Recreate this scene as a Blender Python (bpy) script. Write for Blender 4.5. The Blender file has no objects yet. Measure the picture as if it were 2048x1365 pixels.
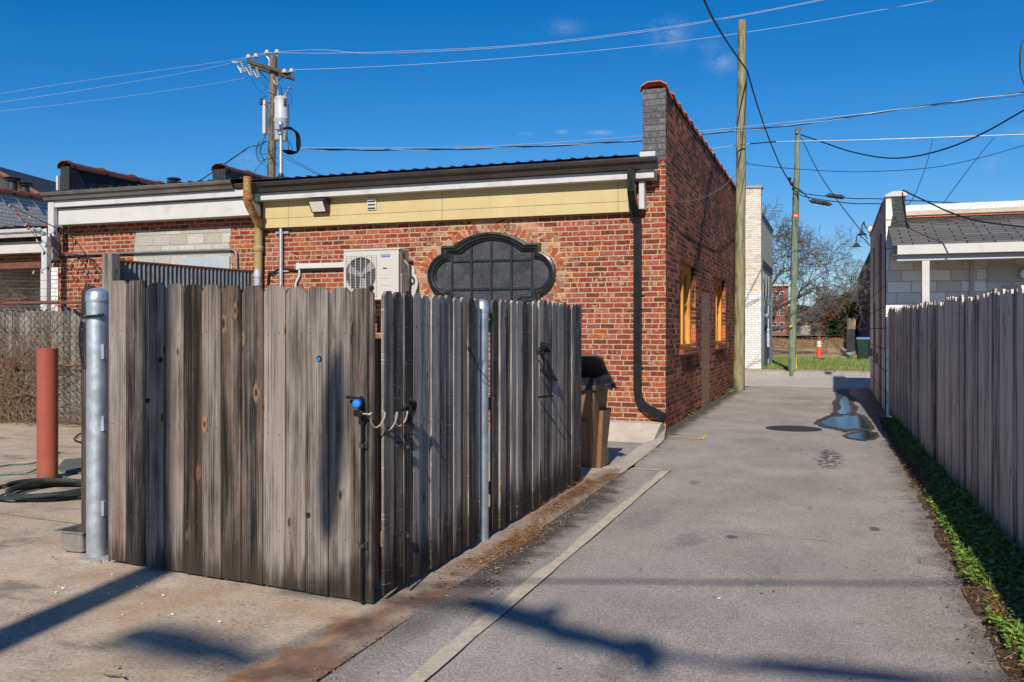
import bpy, bmesh, math, random
from mathutils import Vector, Matrix
random.seed(7)
scene = bpy.context.scene
COL = scene.collection
R = math.radians
# ------------------------------------------------------------------ camera frame (pixel of the 2048 px photo -> point in the place)
H = 1.57; F = 1790.0; CU = 1024.0; CV = 660.0; YAW = R(19.8)
cs, sn = math.cos(YAW), math.sin(YAW)
def ray(u):
    xr = (u - CU) / F
    return (-sn + xr * cs, cs + xr * sn)
def dep(u, v, d):
    a = ray(u); return Vector((a[0]*d, a[1]*d, H + (CV - v)/F*d))
def onY(u, v, Y): return dep(u, v, Y / ray(u)[1])
def onX(u, v, X): return dep(u, v, X / ray(u)[0])
def gnd(u, v, z=0.0): return dep(u, v, (H - z) * F / (v - CV))
def ln(u, A, B):
    """point of the ground line A-B seen at column u"""
    a = ray(u); dx, dy = B[0]-A[0], B[1]-A[1]
    t = (A[1]*a[0] - A[0]*a[1]) / (dx*a[1] - dy*a[0])
    return (A[0]+dx*t, A[1]+dy*t)
# ------------------------------------------------------------------ object helpers
ORG = {}
def tag(o, label=None, cat=None, group=None, kind=None):
    if label: o['label'] = label
    if cat: o['category'] = cat
    if group: o['group'] = group
    if kind: o['kind'] = kind
    return o
def thing(name, loc, label, cat, group=None):
    o = bpy.data.objects.new(name, None); COL.objects.link(o)
    o.location = loc; o.empty_display_size = .2
    ORG[o] = Vector(loc)
    return tag(o, label, cat, group)
class MB:
    def __init__(s): s.v = []; s.f = []; s.cut = None
    def add(s, vs, fs):
        n = len(s.v); s.v += [tuple(v) for v in vs]; s.f += [tuple(i+n for i in f) for f in fs]; return s
    def box(s, x0, x1, y0, y1, z0, z1):
        return s.add([(x0,y0,z0),(x1,y0,z0),(x1,y1,z0),(x0,y1,z0),(x0,y0,z1),(x1,y0,z1),(x1,y1,z1),(x0,y1,z1)],
                     [(0,3,2,1),(4,5,6,7),(0,1,5,4),(1,2,6,5),(2,3,7,6),(3,0,4,7)])
    def obox(s, c, ax, ay, az, hx, hy, hz):
        c = Vector(c); ax, ay, az = Vector(ax).normalized()*hx, Vector(ay).normalized()*hy, Vector(az).normalized()*hz
        vs = [c+i*ax+j*ay+k*az for k in (-1,1) for (i,j) in ((-1,-1),(1,-1),(1,1),(-1,1))]
        return s.add(vs, [(0,3,2,1),(4,5,6,7),(0,1,5,4),(1,2,6,5),(2,3,7,6),(3,0,4,7)])
    def quad(s, a, b, c, d): return s.add([a,b,c,d], [(0,1,2,3)])
    def prism(s, pts, off):
        """closed polygon pts (3-D, planar) extruded by vector off"""
        n = len(pts); off = Vector(off)
        vs = [Vector(p) for p in pts] + [Vector(p)+off for p in pts]
        return s.add(vs, [tuple(range(n))[::-1], tuple(range(n, 2*n))] + [(i, (i+1)%n, n+(i+1)%n, n+i) for i in range(n)])
    def tube(s, pts, r, seg=6, cap=True):
        pts = [Vector(p) for p in pts]; n = len(pts)
        rs = r if isinstance(r, (list, tuple)) else [r]*n
        vs = []; up = None
        for i, p in enumerate(pts):
            t = (pts[min(i+1,n-1)] - pts[max(i-1,0)])
            if t.length < 1e-9: t = Vector((0,0,1))
            t.normalize()
            if up is None:
                up = Vector((0,0,1)) if abs(t.z) < .9 else Vector((1,0,0))
            a = up - t*up.dot(t)
            if a.length < 1e-6: a = t.orthogonal()
            a.normalize(); up = a; b = t.cross(a)
            for k in range(seg):
                an = 2*math.pi*(k+.5)/seg
                vs.append(p + (a*math.cos(an) + b*math.sin(an))*rs[i])
        fs = [(i*seg+k, i*seg+(k+1)%seg, (i+1)*seg+(k+1)%seg, (i+1)*seg+k) for i in range(n-1) for k in range(seg)]
        if cap: fs += [tuple(range(seg))[::-1], tuple(range((n-1)*seg, n*seg))]
        return s.add(vs, fs)
    def lathe(s, prof, c, seg=20, ax=(0,0,1)):
        """prof: (radius, height) along ax from c"""
        ax = Vector(ax).normalized(); a = ax.orthogonal().normalized(); b = ax.cross(a); c = Vector(c)
        vs = []
        for r, h in prof:
            for k in range(seg):
                an = 2*math.pi*k/seg
                vs.append(c + ax*h + (a*math.cos(an)+b*math.sin(an))*max(r, 1e-4))
        n = len(prof)
        fs = [(i*seg+k, i*seg+(k+1)%seg, (i+1)*seg+(k+1)%seg, (i+1)*seg+k) for i in range(n-1) for k in range(seg)]
        fs += [tuple(range(seg))[::-1], tuple(range((n-1)*seg, n*seg))]
        return s.add(vs, fs)
    def build(s, name, mat, parent=None, smooth=False, bevel=0.0, org=None):
        o0 = ORG[parent] if parent is not None else (Vector(org) if org is not None else None)
        if o0 is None:
            xs = [v[0] for v in s.v]; ys = [v[1] for v in s.v]; zs = [v[2] for v in s.v]
            o0 = Vector(((min(xs)+max(xs))/2, (min(ys)+max(ys))/2, min(zs)))
        me = bpy.data.meshes.new(name)
        me.from_pydata([(v[0]-o0.x, v[1]-o0.y, v[2]-o0.z) for v in s.v], [], s.f)
        bm = bmesh.new(); bm.from_mesh(me); bmesh.ops.recalc_face_normals(bm, faces=bm.faces); bm.to_mesh(me); bm.free()
        if isinstance(mat, (list, tuple)):
            for m in mat: me.materials.append(m)
        else: me.materials.append(mat)
        if s.cut is not None and isinstance(mat, (list, tuple)):
            me.polygons.foreach_set('material_index', [0 if i < s.cut else 1 for i in range(len(me.polygons))])
        if smooth:
            me.polygons.foreach_set('use_smooth', [True]*len(me.polygons))
            try: me.set_sharp_from_angle(angle=R(38))
            except Exception: pass
        o = bpy.data.objects.new(name, me); COL.objects.link(o)
        if parent is not None: o.parent = parent
        else: o.location = o0
        ORG[o] = o0
        if bevel > 0:
            b = o.modifiers.new('bevel', 'BEVEL'); b.width = bevel; b.segments = 2; b.limit_method = 'ANGLE'; b.angle_limit = R(40)
        return o
def flat(name, mat, parent, pts, z, **k):
    m = MB(); m.add([(p[0], p[1], z) for p in pts], [tuple(range(len(pts)))]); return m.build(name, mat, parent, **k)
def crom(pts, n=8):
    """smooth curve through points"""
    P = [Vector(p) for p in pts]
    if len(P) < 3: return P
    P = [P[0]*2-P[1]] + P + [P[-1]*2-P[-2]]; out = []
    for i in range(1, len(P)-2):
        for k in range(n):
            t = k/n; a, b, c, d = P[i-1], P[i], P[i+1], P[i+2]
            out.append(.5*((2*b) + (c-a)*t + (2*a-5*b+4*c-d)*t*t + (3*b-a-3*c+d)*t**3))
    return out + [P[-2]]
# ------------------------------------------------------------------ node helpers
class N:
    def __init__(s, name, tree=None):
        if tree is None:
            s.m = bpy.data.materials.new(name); s.m.use_nodes = True; s.t = s.m.node_tree
        else: s.t = tree
        s.t.nodes.clear()
    def n(s, typ, props=None, **ins):
        nd = s.t.nodes.new(typ)
        for k, v in (props or {}).items(): setattr(nd, k, v)
        for k, v in ins.items():
            s.put(nd.inputs[k.replace('_', ' ')], v)
        return nd
    def put(s, sock, v):
        if v is None: return
        if isinstance(v, bpy.types.NodeSocket): s.t.links.new(v, sock)
        else:
            if sock.type == 'RGBA' and hasattr(v, '__len__') and len(v) == 3: v = (*v, 1)
            sock.default_value = v
    def math(s, op, a, b=None, c=None, clamp=False):
        nd = s.t.nodes.new('ShaderNodeMath'); nd.operation = op; nd.use_clamp = clamp
        for i, x in enumerate((a, b, c)):
            if x is not None: s.put(nd.inputs[i], x)
        return nd.outputs[0]
    def add(s, a, b): return s.math('ADD', a, b)
    def sub(s, a, b): return s.math('SUBTRACT', a, b)
    def mul(s, a, b): return s.math('MULTIPLY', a, b)
    def mx(s, a, b): return s.math('MAXIMUM', a, b)
    def mn(s, a, b): return s.math('MINIMUM', a, b)
    def step(s, x, a, b, to0=0., to1=1.):
        nd = s.n('ShaderNodeMapRange', {'interpolation_type': 'SMOOTHSTEP'}, Value=x)
        for nm, v in (('From Min', a), ('From Max', b), ('To Min', to0), ('To Max', to1)): s.put(nd.inputs[nm], v)
        return nd.outputs[0]
    def mix(s, f, a, b, blend='MIX'):
        nd = s.t.nodes.new('ShaderNodeMix'); nd.data_type = 'RGBA'; nd.blend_type = blend
        s.put(nd.inputs[0], f); s.put(nd.inputs[6], a); s.put(nd.inputs[7], b); return nd.outputs[2]
    def ramp(s, f, stops, interp='LINEAR'):
        nd = s.t.nodes.new('ShaderNodeValToRGB'); cr = nd.color_ramp; cr.interpolation = interp
        while len(cr.elements) < len(stops): cr.elements.new(.5)
        for e, (p, c) in zip(cr.elements, stops):
            e.position = p; e.color = (*c, 1) if len(c) == 3 else c
        s.put(nd.inputs[0], f); return nd.outputs[0]
    def sep(s, v):
        nd = s.n('ShaderNodeSeparateXYZ', Vector=v); return nd.outputs
    def comb(s, x=0., y=0., z=0.):
        return s.n('ShaderNodeCombineXYZ', X=x, Y=y, Z=z).outputs[0]
    def pos(s): return s.t.nodes.new('ShaderNodeNewGeometry').outputs['Position']
    def nor(s): return s.t.nodes.new('ShaderNodeNewGeometry').outputs['True Normal']
    def island(s): return s.t.nodes.new('ShaderNodeNewGeometry').outputs['Random Per Island']
    def rnd(s): return s.t.nodes.new('ShaderNodeObjectInfo').outputs['Random']
    def vm(s, op, a, b=None):
        nd = s.t.nodes.new('ShaderNodeVectorMath'); nd.operation = op
        s.put(nd.inputs[0], a)
        if b is not None: s.put(nd.inputs['Scale'] if op == 'SCALE' else nd.inputs[1], b)
        return nd.outputs['Value'] if op in ('LENGTH', 'DISTANCE', 'DOT_PRODUCT') else nd.outputs[0]
    def noise(s, vec, scale, detail=3., rough=.55, dist=0.):
        nd = s.n('ShaderNodeTexNoise', Vector=vec, Scale=scale, Detail=detail, Roughness=rough, Distortion=dist); return nd.outputs['Fac']
    def noisec(s, vec, scale, detail=2.):
        nd = s.n('ShaderNodeTexNoise', Vector=vec, Scale=scale, Detail=detail); return nd.outputs['Color']
    def vor(s, vec, scale, feature='F1', rand=1.):
        nd = s.n('ShaderNodeTexVoronoi', {'feature': feature}, Vector=vec, Scale=scale, Randomness=rand); return nd
    def white(s, vec):
        return s.n('ShaderNodeTexWhiteNoise', {'noise_dimensions': '3D'}, Vector=vec)
    def fin(s, col, rough=.7, spec=.3, metal=0., h=None, dist=.01, strength=1., **extra):
        b = s.t.nodes.new('ShaderNodeBsdfPrincipled'); o = s.t.nodes.new('ShaderNodeOutputMaterial')
        s.put(b.inputs['Base Color'], col); s.put(b.inputs['Roughness'], rough); s.put(b.inputs['Specular IOR Level'], spec); s.put(b.inputs['Metallic'], metal)
        for k, v in extra.items(): s.put(b.inputs[k.replace('_', ' ')], v)
        if h is not None:
            bp = s.n('ShaderNodeBump', Height=h, Distance=dist, Strength=strength); s.t.links.new(bp.outputs[0], b.inputs['Normal'])
        s.t.links.new(b.outputs[0], o.inputs[0]); return s.m
M = {}
# ================================================================== MATERIALS
def plain(name, col, rough=.6, spec=.3, metal=0., var=.25, scale=6., bump=0., dirt=None, **ex):
    n = N(name); p = n.pos()
    a = n.noise(p, scale, 5, .6); b = n.noise(p, scale*9, 3, .6)
    f = n.add(n.mul(a, .65), n.mul(b, .35))
    lo = tuple(c*(1-var) for c in col); hi = tuple(min(1, c*(1+var)) for c in col)
    c = n.ramp(f, [(.3, lo), (.7, hi)])
    if dirt:
        c = n.mix(n.step(n.noise(p, scale*1.7, 6, .65), .52, .72, 0, .8), c, dirt)
    r = n.step(a, .3, .7, max(0, rough-.1), min(1, rough+.1))
    M[name] = n.fin(c, r, spec, metal, h=b if bump else None, dist=bump, **ex); return M[name]

def brick_mat(name, pal, mortar, bw=.235, bh=.0835, mort=.013, header=7, pink=.5, side=False, soot=0., worn=0., bump=.012, vseed=0., rowoff=0., patch=None, ring=None, blend_smear=(.46,.27,.18), vary=.86, dirt=.55):
    n = N(name); p = n.pos(); x, y, z = n.sep(p); nx = n.math('ABSOLUTE', n.sep(n.nor())[0])
    u = n.n('ShaderNodeMix', {'data_type': 'FLOAT'}, Factor=n.math('GREATER_THAN', nx, .5)); n.put(u.inputs[2], x); n.put(u.inputs[3], y); u = u.outputs[0]
    w = n.comb(u, 0., z)
    d1 = n.noisec(w, 7., 2); d2 = n.noisec(w, 38., 3)
    dx, _, dz = n.sep(n.vm('SUBTRACT', d1, (.5,.5,.5))); ex, _, ez = n.sep(n.vm('SUBTRACT', d2, (.5,.5,.5)))
    uu = n.add(u, n.add(n.mul(dx, .022), n.mul(ex, .020))); zz = n.add(z, n.add(n.mul(dz, .018), n.mul(ez, .014)))
    V = n.math('DIVIDE', n.add(zz, 50*bh+rowoff), bh); row = n.math('FLOOR', V); fv = n.math('FRACT', V)
    hd = n.math('LESS_THAN', n.math('MODULO', row, float(header)), .5)
    W = n.sub(bw, n.mul(hd, bw*.5))
    wr = n.white(n.comb(row, 3.3, vseed)).outputs['Value']
    U = n.add(n.math('DIVIDE', n.add(uu, 80.), W), n.add(n.mul(n.math('MODULO', row, 2.), .5), n.mul(wr, .24)))
    col = n.math('FLOOR', U); fu = n.math('FRACT', U)
    du = n.mul(n.mn(fu, n.sub(1., fu)), W); dv = n.mul(n.mn(fv, n.sub(1., fv)), bh)
    d = n.mn(du, dv)
    wn = n.white(n.comb(col, row, vseed+1.7)); rv = wn.outputs['Value']; r2, r3, _ = n.sep(wn.outputs['Color'])
    mvar = n.mul(n.noise(w, 6., 3), mort*.7)
    ms = n.add(mort*.28, n.mul(mvar, .5))
    mask = n.step(d, ms, n.add(ms, .006))
    k = len(pal); bc = n.ramp(rv, [(i/k, c) for i, c in enumerate(pal)], 'CONSTANT')
    grain = n.noise(w, 60., 4, .65); blot = n.noise(n.comb(n.add(u, n.mul(r2, 9.)), n.mul(r3, 7.), z), 14., 4, .6)
    bc = n.mix(n.step(grain, .3, .75, 0., dirt), bc, (.07,.022,.016), 'MIX')
    bc = n.vm('SCALE', bc, n.step(r2, .0, 1., 1.15, vary)); bc = n.vm('SCALE', bc, n.step(n.noise(n.comb(n.add(u, n.mul(r3, 5.)), 1., n.add(z, n.mul(r2, 3.))), 22., 4, .7),  .3, .7, 1-.75*dirt, 1+.6*dirt))
    # old mortar / lime smears on some bricks
    sm = n.mul(n.step(blot, .50, .66), n.step(r3, 1.-pink, 1.-pink+.3))
    sm = n.mul(sm, n.step(grain, .35, .6, .35, .95))
    bc = n.mix(sm, bc, blend_smear)
    mc = n.mix(n.noise(w, 5., 4, .6), mortar, tuple(c*.72 for c in mortar)); mc = n.mix(n.step(n.noise(w, 90., 2), .35, .7, 0, .35), mc, tuple(c*.6 for c in mortar))
    if ring:   # re-pointed masonry round the shaped window: more sand coloured mortar, paler bricks
        cx, cz, rx, rz = ring
        e = n.math('SQRT', n.add(n.math('POWER', n.math('DIVIDE', n.sub(u, cx), rx), 2.), n.math('POWER', n.math('DIVIDE', n.sub(z, cz), rz), 2.)))
        e = n.add(e, n.mul(n.sub(n.noise(w, 4., 3), .5), .35)); rg = n.step(e, 1.02, .90, 0., .8)
        bc = n.mix(n.mul(rg, n.step(r3, .25, .75, .0, .75)), bc, (.50,.30,.19)); mask = n.mul(mask, n.sub(1., n.mul(rg, n.step(n.noise(w, 11., 3), .46, .60, 0., .85))))
        mc = n.mix(rg, mc, (.47,.32,.17))
    c = n.mix(mask, mc, bc)
    if soot:
        so = n.mul(n.step(n.noise(w, .8, 5, .6), .38, .68), soot)
        c = n.mix(so, c, (.018,.012,.011))
    if patch:
        y0, y1, z1 = patch
        jj = n.mul(n.sub(n.noise(w, 12., 2), .5), .16)
        inb = n.mul(n.mul(n.step(n.add(u, jj), y0, y0+.04), n.step(n.add(u, jj), y1+.04, y1)), n.step(n.add(z, jj), z1+.04, z1))
        c = n.mix(n.mul(inb, n.step(n.noise(w, 16., 3), .35, .6, .25, .75)), c, (.42,.31,.22))
    h = n.add(n.mul(mask, n.step(r2, 0., 1., .65, 1.)), n.add(n.mul(grain, .28), n.mul(n.mul(blot, .35), mask)))
    M[name] = n.fin(c, .86, .2, h=h, dist=bump, strength=1.); return M[name]

RED = [(0.3312,0.0627,0.0318),(0.2576,0.0472,0.0268),(0.368,0.0812,0.0459),(0.2392,0.0458,0.0284),(0.3036,0.0627,0.0351),(0.276,0.0517,0.0284),(0.4048,0.1255,0.0836),(0.23,0.0458,0.0318),(0.3496,0.0701,0.0351),(0.5336,0.1144,0.0318),(0.2208,0.048,0.0301),(0.3956,0.1255,0.0836),(0.2852,0.0554,0.0301)]
brick_mat('brick_front', RED, (.47,.335,.21), ring=(-5.43, 2.5, 1.50, 1.02), pink=.6, mort=.0165, vary=.7)
DARKR = [(.62,.15,.065),(.42,.10,.05),(.70,.19,.075),(.24,.07,.045),(.46,.11,.05),(.17,.055,.04),(.56,.16,.075),(.40,.11,.055),(.80,.30,.09),(.32,.09,.05)]
brick_mat('brick_side', DARKR, (.46,.31,.20), mort=.012, pink=.25, soot=.5, bump=.035, side=True, vary=.24, patch=(18.05,19.3,2.3), blend_smear=(.3,.2,.15), vseed=5.)
brick_mat('brick_white', [(.70,.69,.66),(.66,.64,.6),(.72,.71,.69)], (.62,.61,.585), pink=.1, vary=1.05, dirt=.12, blend_smear=(.6,.56,.5), bump=.015)
brick_mat('brick_cream', [(.62,.54,.42),(.60,.50,.37),(.66,.62,.55),(.65,.60,.52),(.58,.47,.34)], (.66,.63,.57), bw=.24, bh=.08, vary=1.0, dirt=.2, pink=.6, blend_smear=(.68,.66,.61), bump=.01)
brick_mat('brick_school', [(.30,.085,.055),(.26,.07,.05),(.34,.10,.065),(.23,.065,.05)], (.36,.2,.15), bw=.3, bh=.1, pink=.2, bump=.01)
brick_mat('brick_dark', [(.10,.04,.033),(.085,.035,.03),(.12,.045,.036)], (.12,.07,.06), pink=.1, bump=.01)
brick_mat('paint_grey_brick', [(.135,.145,.155),(.125,.135,.145)], (.10,.108,.116), bw=.36, bh=.1, header=99, pink=0., bump=.012)
brick_mat('block_white', [(.82,.83,.84),(.80,.81,.82),(.82,.82,.81)], (.68,.68,.67), bw=.41, bh=.205, header=99, mort=.01, pink=.08, blend_smear=(.66,.64,.58), bump=.008, dirt=.06)
brick_mat('block_infill', [(.40,.39,.35),(.36,.355,.33),(.46,.44,.39),(.42,.40,.35)], (.45,.41,.33), bw=.40, bh=.2, header=99, mort=.016, pink=.5, dirt=.2, blend_smear=(.5,.44,.35), bump=.012)

def block_grey():
    n = N('block_grey'); p = n.pos(); x, y, z = n.sep(p)
    bt = n.n('ShaderNodeTexBrick', {'offset': .5}, Vector=n.comb(y, z, 0.), Scale=1.)
    for k, v in (('Mortar Size', .012), ('Brick Width', .8), ('Row Height', .4), ('Mortar Smooth', .3), ('Bias', 0.)): bt.inputs[k].default_value = v
    n.put(bt.inputs['Color1'], (.84,.80,.74)); n.put(bt.inputs['Color2'], (.76,.72,.66)); n.put(bt.inputs['Mortar'], (.09,.08,.075))
    st = n.noise(n.vm('MULTIPLY', p, (1., 2.2, .16)), 2.6, 6, .7)
    c = n.mix(n.step(st, .56, .64, 0., .85), bt.outputs['Color'], (.05,.045,.042))
    st2 = n.noise(n.vm('MULTIPLY', p, (1., 9., .25)), 3., 5, .7); c = n.mix(n.step(st2, .60, .68, 0., .8), c, (.06,.053,.05))
    c = n.mix(n.mul(n.step(z, 2.0, 3.4), n.step(st2, .3, .55, .3, .85)), c, (.50,.445,.40))
    g = n.noise(p, 70., 3)
    c = n.mix(n.step(g, .3, .7, 0., .3), c, (.66,.63,.6))
    M['block_grey'] = n.fin(c, .9, .15, h=n.add(n.mul(bt.outputs['Fac'], -.7), n.mul(g, .3)), dist=.02)
block_grey()

def wood_mat(name, dark, mid, light, warm, warmth=.5, stain=.4, stain_h=.4, saw=0., streak=.3, bump=.004, bvar=.55, shadowless=True, rust=None):
    n = N(name); p = n.pos(); x, y, z = n.sep(p); r = n.rnd()
    a = n.add(n.add(x, y), n.mul(r, 37.)); zz = n.add(z, n.mul(r, 61.))
    # knots: elongated cells, few of them
    vk = n.vor(n.comb(n.mul(a, 6.5), n.mul(zz, 2.3), 0.), 1., rand=1.); kd = vk.outputs['Distance']
    kn = n.step(kd, .095, .055); pull = n.step(kd, .26, .0, 0., 1.)
    wob = n.mul(n.sub(n.noise(n.comb(n.mul(a, 3.), 0., n.mul(zz, .5)), 1., 2), .5), .016)
    aw = n.add(n.add(a, wob), n.mul(pull, .022))
    g1 = n.noise(n.comb(n.mul(aw, 75.), 0., n.mul(zz, .42)), 1., 6, .7)
    g2 = n.noise(n.comb(n.mul(aw, 230.), 1., n.mul(zz, 1.1)), 1., 5, .78)
    g3 = n.noise(n.comb(n.mul(aw, 11.), 2., n.mul(zz, .45)), 1., 4, .6)
    pt = n.noise(n.comb(n.mul(a, 11.), 4., n.mul(zz, 1.9)), 1., 6, .62)
    s0 = lambda g, k: n.mul(n.sub(g, .5), k)
    f = n.add(.5, n.add(n.add(s0(g1, .75), s0(g2, 1.15)), n.add(s0(g3, .6), s0(pt, .75))))
    rr = n.white(n.comb(r, 1.3, 2.1)).outputs['Color']; q1, q2, q3 = n.sep(rr)
    f = n.add(f, n.mul(n.sub(q1, .5), bvar*.5))
    c = n.ramp(f, [(.22, tuple(v*.6 for v in dark)), (.36, dark), (.52, mid), (.78, light)])
    c = n.mix(n.mul(n.step(g3, .42, .68), n.mul(q2, warmth)), c, warm)
    sk = n.noise(n.comb(n.mul(aw, 70.), 5., n.mul(zz, .35)), 1., 3, .6)
    c = n.mix(n.step(sk, .60, .68, 0., streak), c, tuple(v*.35 for v in dark))
    c = n.mix(n.mul(kn, .85), c, (.025,.016,.011))
    ring = n.mul(n.step(kd, .16, .10), n.step(kd, .06, .09)); c = n.mix(n.mul(ring, n.mul(q3, .8)), c, (.30,.16,.07))
    # weathering at the foot of each board
    sh = n.add(stain_h, n.mul(n.sub(n.noise(n.comb(n.mul(a, 14.), 3., n.mul(z, 1.)), 1., 4, .6), .5), .9))
    sm = n.mul(n.step(z, sh, n.sub(sh, .22)), stain)
    c = n.mix(sm, c, (.035,.027,.02))
    if saw:
        s1 = n.noise(n.comb(n.mul(a, 4.), 7., n.mul(n.add(z, n.mul(a, .12)), 75.)), 1., 2, .5)
        c = n.mix(n.mul(n.step(s1, .62, .70, 0., saw), n.step(g3, .35, .6)), c, tuple(min(1, v*1.6) for v in light))
    h = n.add(n.mul(g1, .6), n.add(n.mul(g2, .5), n.mul(kn, -1.2)))
    M[name] = n.fin(c, .85, .15, h=h, dist=bump*.5); return M[name]
wood_mat('wood_front', (.017,.015,.0135), (.098,.083,.073), (.285,.254,.226), (.13,.074,.046), warmth=.9, stain=.85, stain_h=.24, streak=.4, bvar=.8)
wood_mat('wood_side', (.060,.055,.049), (.20,.183,.165), (.47,.435,.395), (.22,.15,.10), warmth=.5, stain=.9, stain_h=.36, saw=.35, streak=.5, bvar=.65)
wood_mat('wood_right', (.14,.112,.09), (.50,.425,.35), (.70,.61,.51), (.46,.33,.22), warmth=.4, stain=.6, stain_h=.24, streak=.7, bvar=.75)
wood_mat('wood_new', (.22,.11,.055), (.42,.25,.14), (.55,.36,.22), (.45,.24,.11), stain=.1, streak=.1, bvar=.3)
wood_mat('wood_grey_far', (.07,.062,.054), (.185,.165,.14), (.32,.29,.255), (.18,.135,.10), stain=.3, streak=.4, bvar=.5)
wood_mat('wood_window', (.40,.16,.03), (.62,.29,.065), (.74,.42,.13), (.6,.26,.05), stain=0., streak=.1, bvar=.15, warmth=.4, bump=.002)
wood_mat('wood_pole_green', (.09,.085,.05), (.235,.225,.135), (.36,.35,.235), (.23,.19,.11), warmth=.4, stain=.12, streak=.4, bvar=.15, stain_h=.3, bump=.012)
wood_mat('wood_pole_teal', (.065,.085,.06), (.17,.205,.145), (.28,.31,.235), (.19,.19,.13), warmth=.3, stain=.1, streak=.4, bvar=.15, stain_h=.3, bump=.012)
wood_mat('wood_pole_old', (.06,.048,.033), (.20,.17,.12), (.34,.31,.24), (.18,.13,.08), stain=0., streak=.6, bvar=.2, bump=.012)

def asphalt():
    n = N('asphalt'); p = n.pos(); x, y, z = n.sep(p)
    agg = n.vor(p, 140.); sp = n.noise(p, 260., 2, .7)
    big = n.noise(p, .9, 6, .62); mid = n.noise(n.vm('MULTIPLY', p, (1., .35, 1.)), 3.4, 5, .6)
    ac, _, _ = n.sep(agg.outputs['Color'])
    gr = n.noise(p, 62., 3, .75)
    f = n.add(n.add(n.mul(ac, .36), n.add(n.mul(sp, .4), n.mul(n.sub(gr, .5), .65))), n.add(n.mul(big, .5), n.mul(mid, .2)))
    c = n.ramp(f, [(.41, (.15,.135,.122)), (.78, (.365,.33,.298)), (1.06, (.56,.51,.455))])
    # paler wheel paths along the alley
    wp = n.math('ABSOLUTE', n.sub(n.math('ABSOLUTE', n.add(x, .75)), .72)); c = n.mix(n.mul(n.step(wp, .55, .0, 0., .28), n.step(mid, .3, .6)), c, (.385,.35,.325))
    # oil and damp spots
    s1 = n.noise(n.vm('MULTIPLY', p, (1., .45, 1.)), 5.5, 4, .6); c = n.mix(n.step(s1, .685, .72, 0., .55), c, (.05,.045,.043))
    s2 = n.noise(n.vm('MULTIPLY', p, (1., .8, 1.)), 1.9, 5, .65); c = n.mix(n.step(s2, .63, .74, 0., .45), c, (.075,.069,.066))
    # dark dirt along the left edge and by the right verge
    e = n.add(n.sub(n.step(y, 8.2, 9.8, -1.95, -2.25), x), n.mul(n.sub(n.noise(p, 5., 5), .5), .5)); c = n.mix(n.mul(n.step(e, -.12, .12, 0., .85), n.step(n.add(y, n.mul(n.noise(p, 2.), 1.5)), 4.6, 6.2, .3, 1.)), c, (.04,.034,.030))
    e2 = n.add(n.sub(x, .62), n.mul(n.sub(n.noise(p, 4., 5), .5), .55)); c = n.mix(n.step(e2, -.12, .2, 0., .6), c, (.075,.064,.055))
    # damp patch round the low spot
    w = n.add(n.math('SQRT', n.add(n.math('POWER', n.math('DIVIDE', n.sub(x, .30), .42), 2.), n.math('POWER', n.math('DIVIDE', n.sub(y, 18.3), 4.6), 2.))), n.mul(n.sub(n.noise(p, 2.4, 4), .5), .8))
    wet = n.step(w, 1.1, .7, 0., .25); c = n.mix(wet, c, (.04,.037,.036))
    w2 = n.add(n.math('SQRT', n.add(n.math('POWER', n.math('DIVIDE', n.sub(x, -.06), .16), 2.), n.math('POWER', n.math('DIVIDE', n.sub(y, 11.6), .9), 2.))), n.mul(n.sub(n.noise(n.vm('MULTIPLY', p, (1., 1.8, 1.)), 7., 4), .5), 2.2))
    c = n.mix(n.mul(n.step(w2, 1.1, .7, 0., .8), n.step(n.noise(n.vm('MULTIPLY', p, (1., .5, 1.)), 14., 4, .6), .44, .52)), c, (.05,.043,.04))
    for sx_, sy_, rx_, ry_, am in ((-.73,6.95,.06,.07,.7), (.30,7.6,.05,.09,.7), (-1.02,6.75,.13,.28,.28), (-1.35,9.3,.07,.16,.4), (.05,9.4,.03,.06,.5), (-.35,12.4,.3,.5,.14), (-1.2,13.2,.35,.6,.12), (-.95,4.1,.09,.22,.3), (-.2,8.3,.03,.08,.4), (-1.5,7.4,.2,.5,.2)):
        q = n.add(n.math('SQRT', n.add(n.math('POWER', n.math('DIVIDE', n.sub(x, sx_), rx_), 2.), n.math('POWER', n.math('DIVIDE', n.sub(y, sy_), ry_), 2.))), n.mul(n.sub(n.noise(p, 13., 4, .65), .5), 1.7))
        c = n.mix(n.step(q, 1.0, .6, 0., am), c, (.055,.049,.045))
    lc = n.math('ABSOLUTE', n.add(n.sub(y, 7.05), n.add(n.mul(x, .12), n.mul(n.sub(n.noise(p, 3., 4), .5), .12)))); c = n.mix(n.mul(n.mul(n.step(lc, .012, .003, 0., .6), n.step(n.math('ABSOLUTE', n.add(x, .25)), .65, .45)), n.step(n.noise(p, 5.), .42, .52)), c, (.06,.053,.048))
    # hairline cracks near the right edge
    ck = n.vor(n.vm('ADD', p, n.vm('SCALE', n.noisec(p, 2., 4), .5)), 1.6, 'DISTANCE_TO_EDGE').outputs['Distance']
    c = n.mix(n.mul(n.mul(n.step(ck, .007, .002, 0., .8), n.step(n.noise(p, .9, 3), .46, .56)), n.step(n.add(x, n.mul(n.noise(p, 1.1), .5)), .55, .80)), c, (.03,.027,.025))
    rough = n.sub(.9, n.mul(wet, .35))
    M['asphalt'] = n.fin(c, rough, .25, h=n.add(n.mul(ac, .5), n.mul(sp, .6)), dist=.006, strength=.8)
asphalt()
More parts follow.
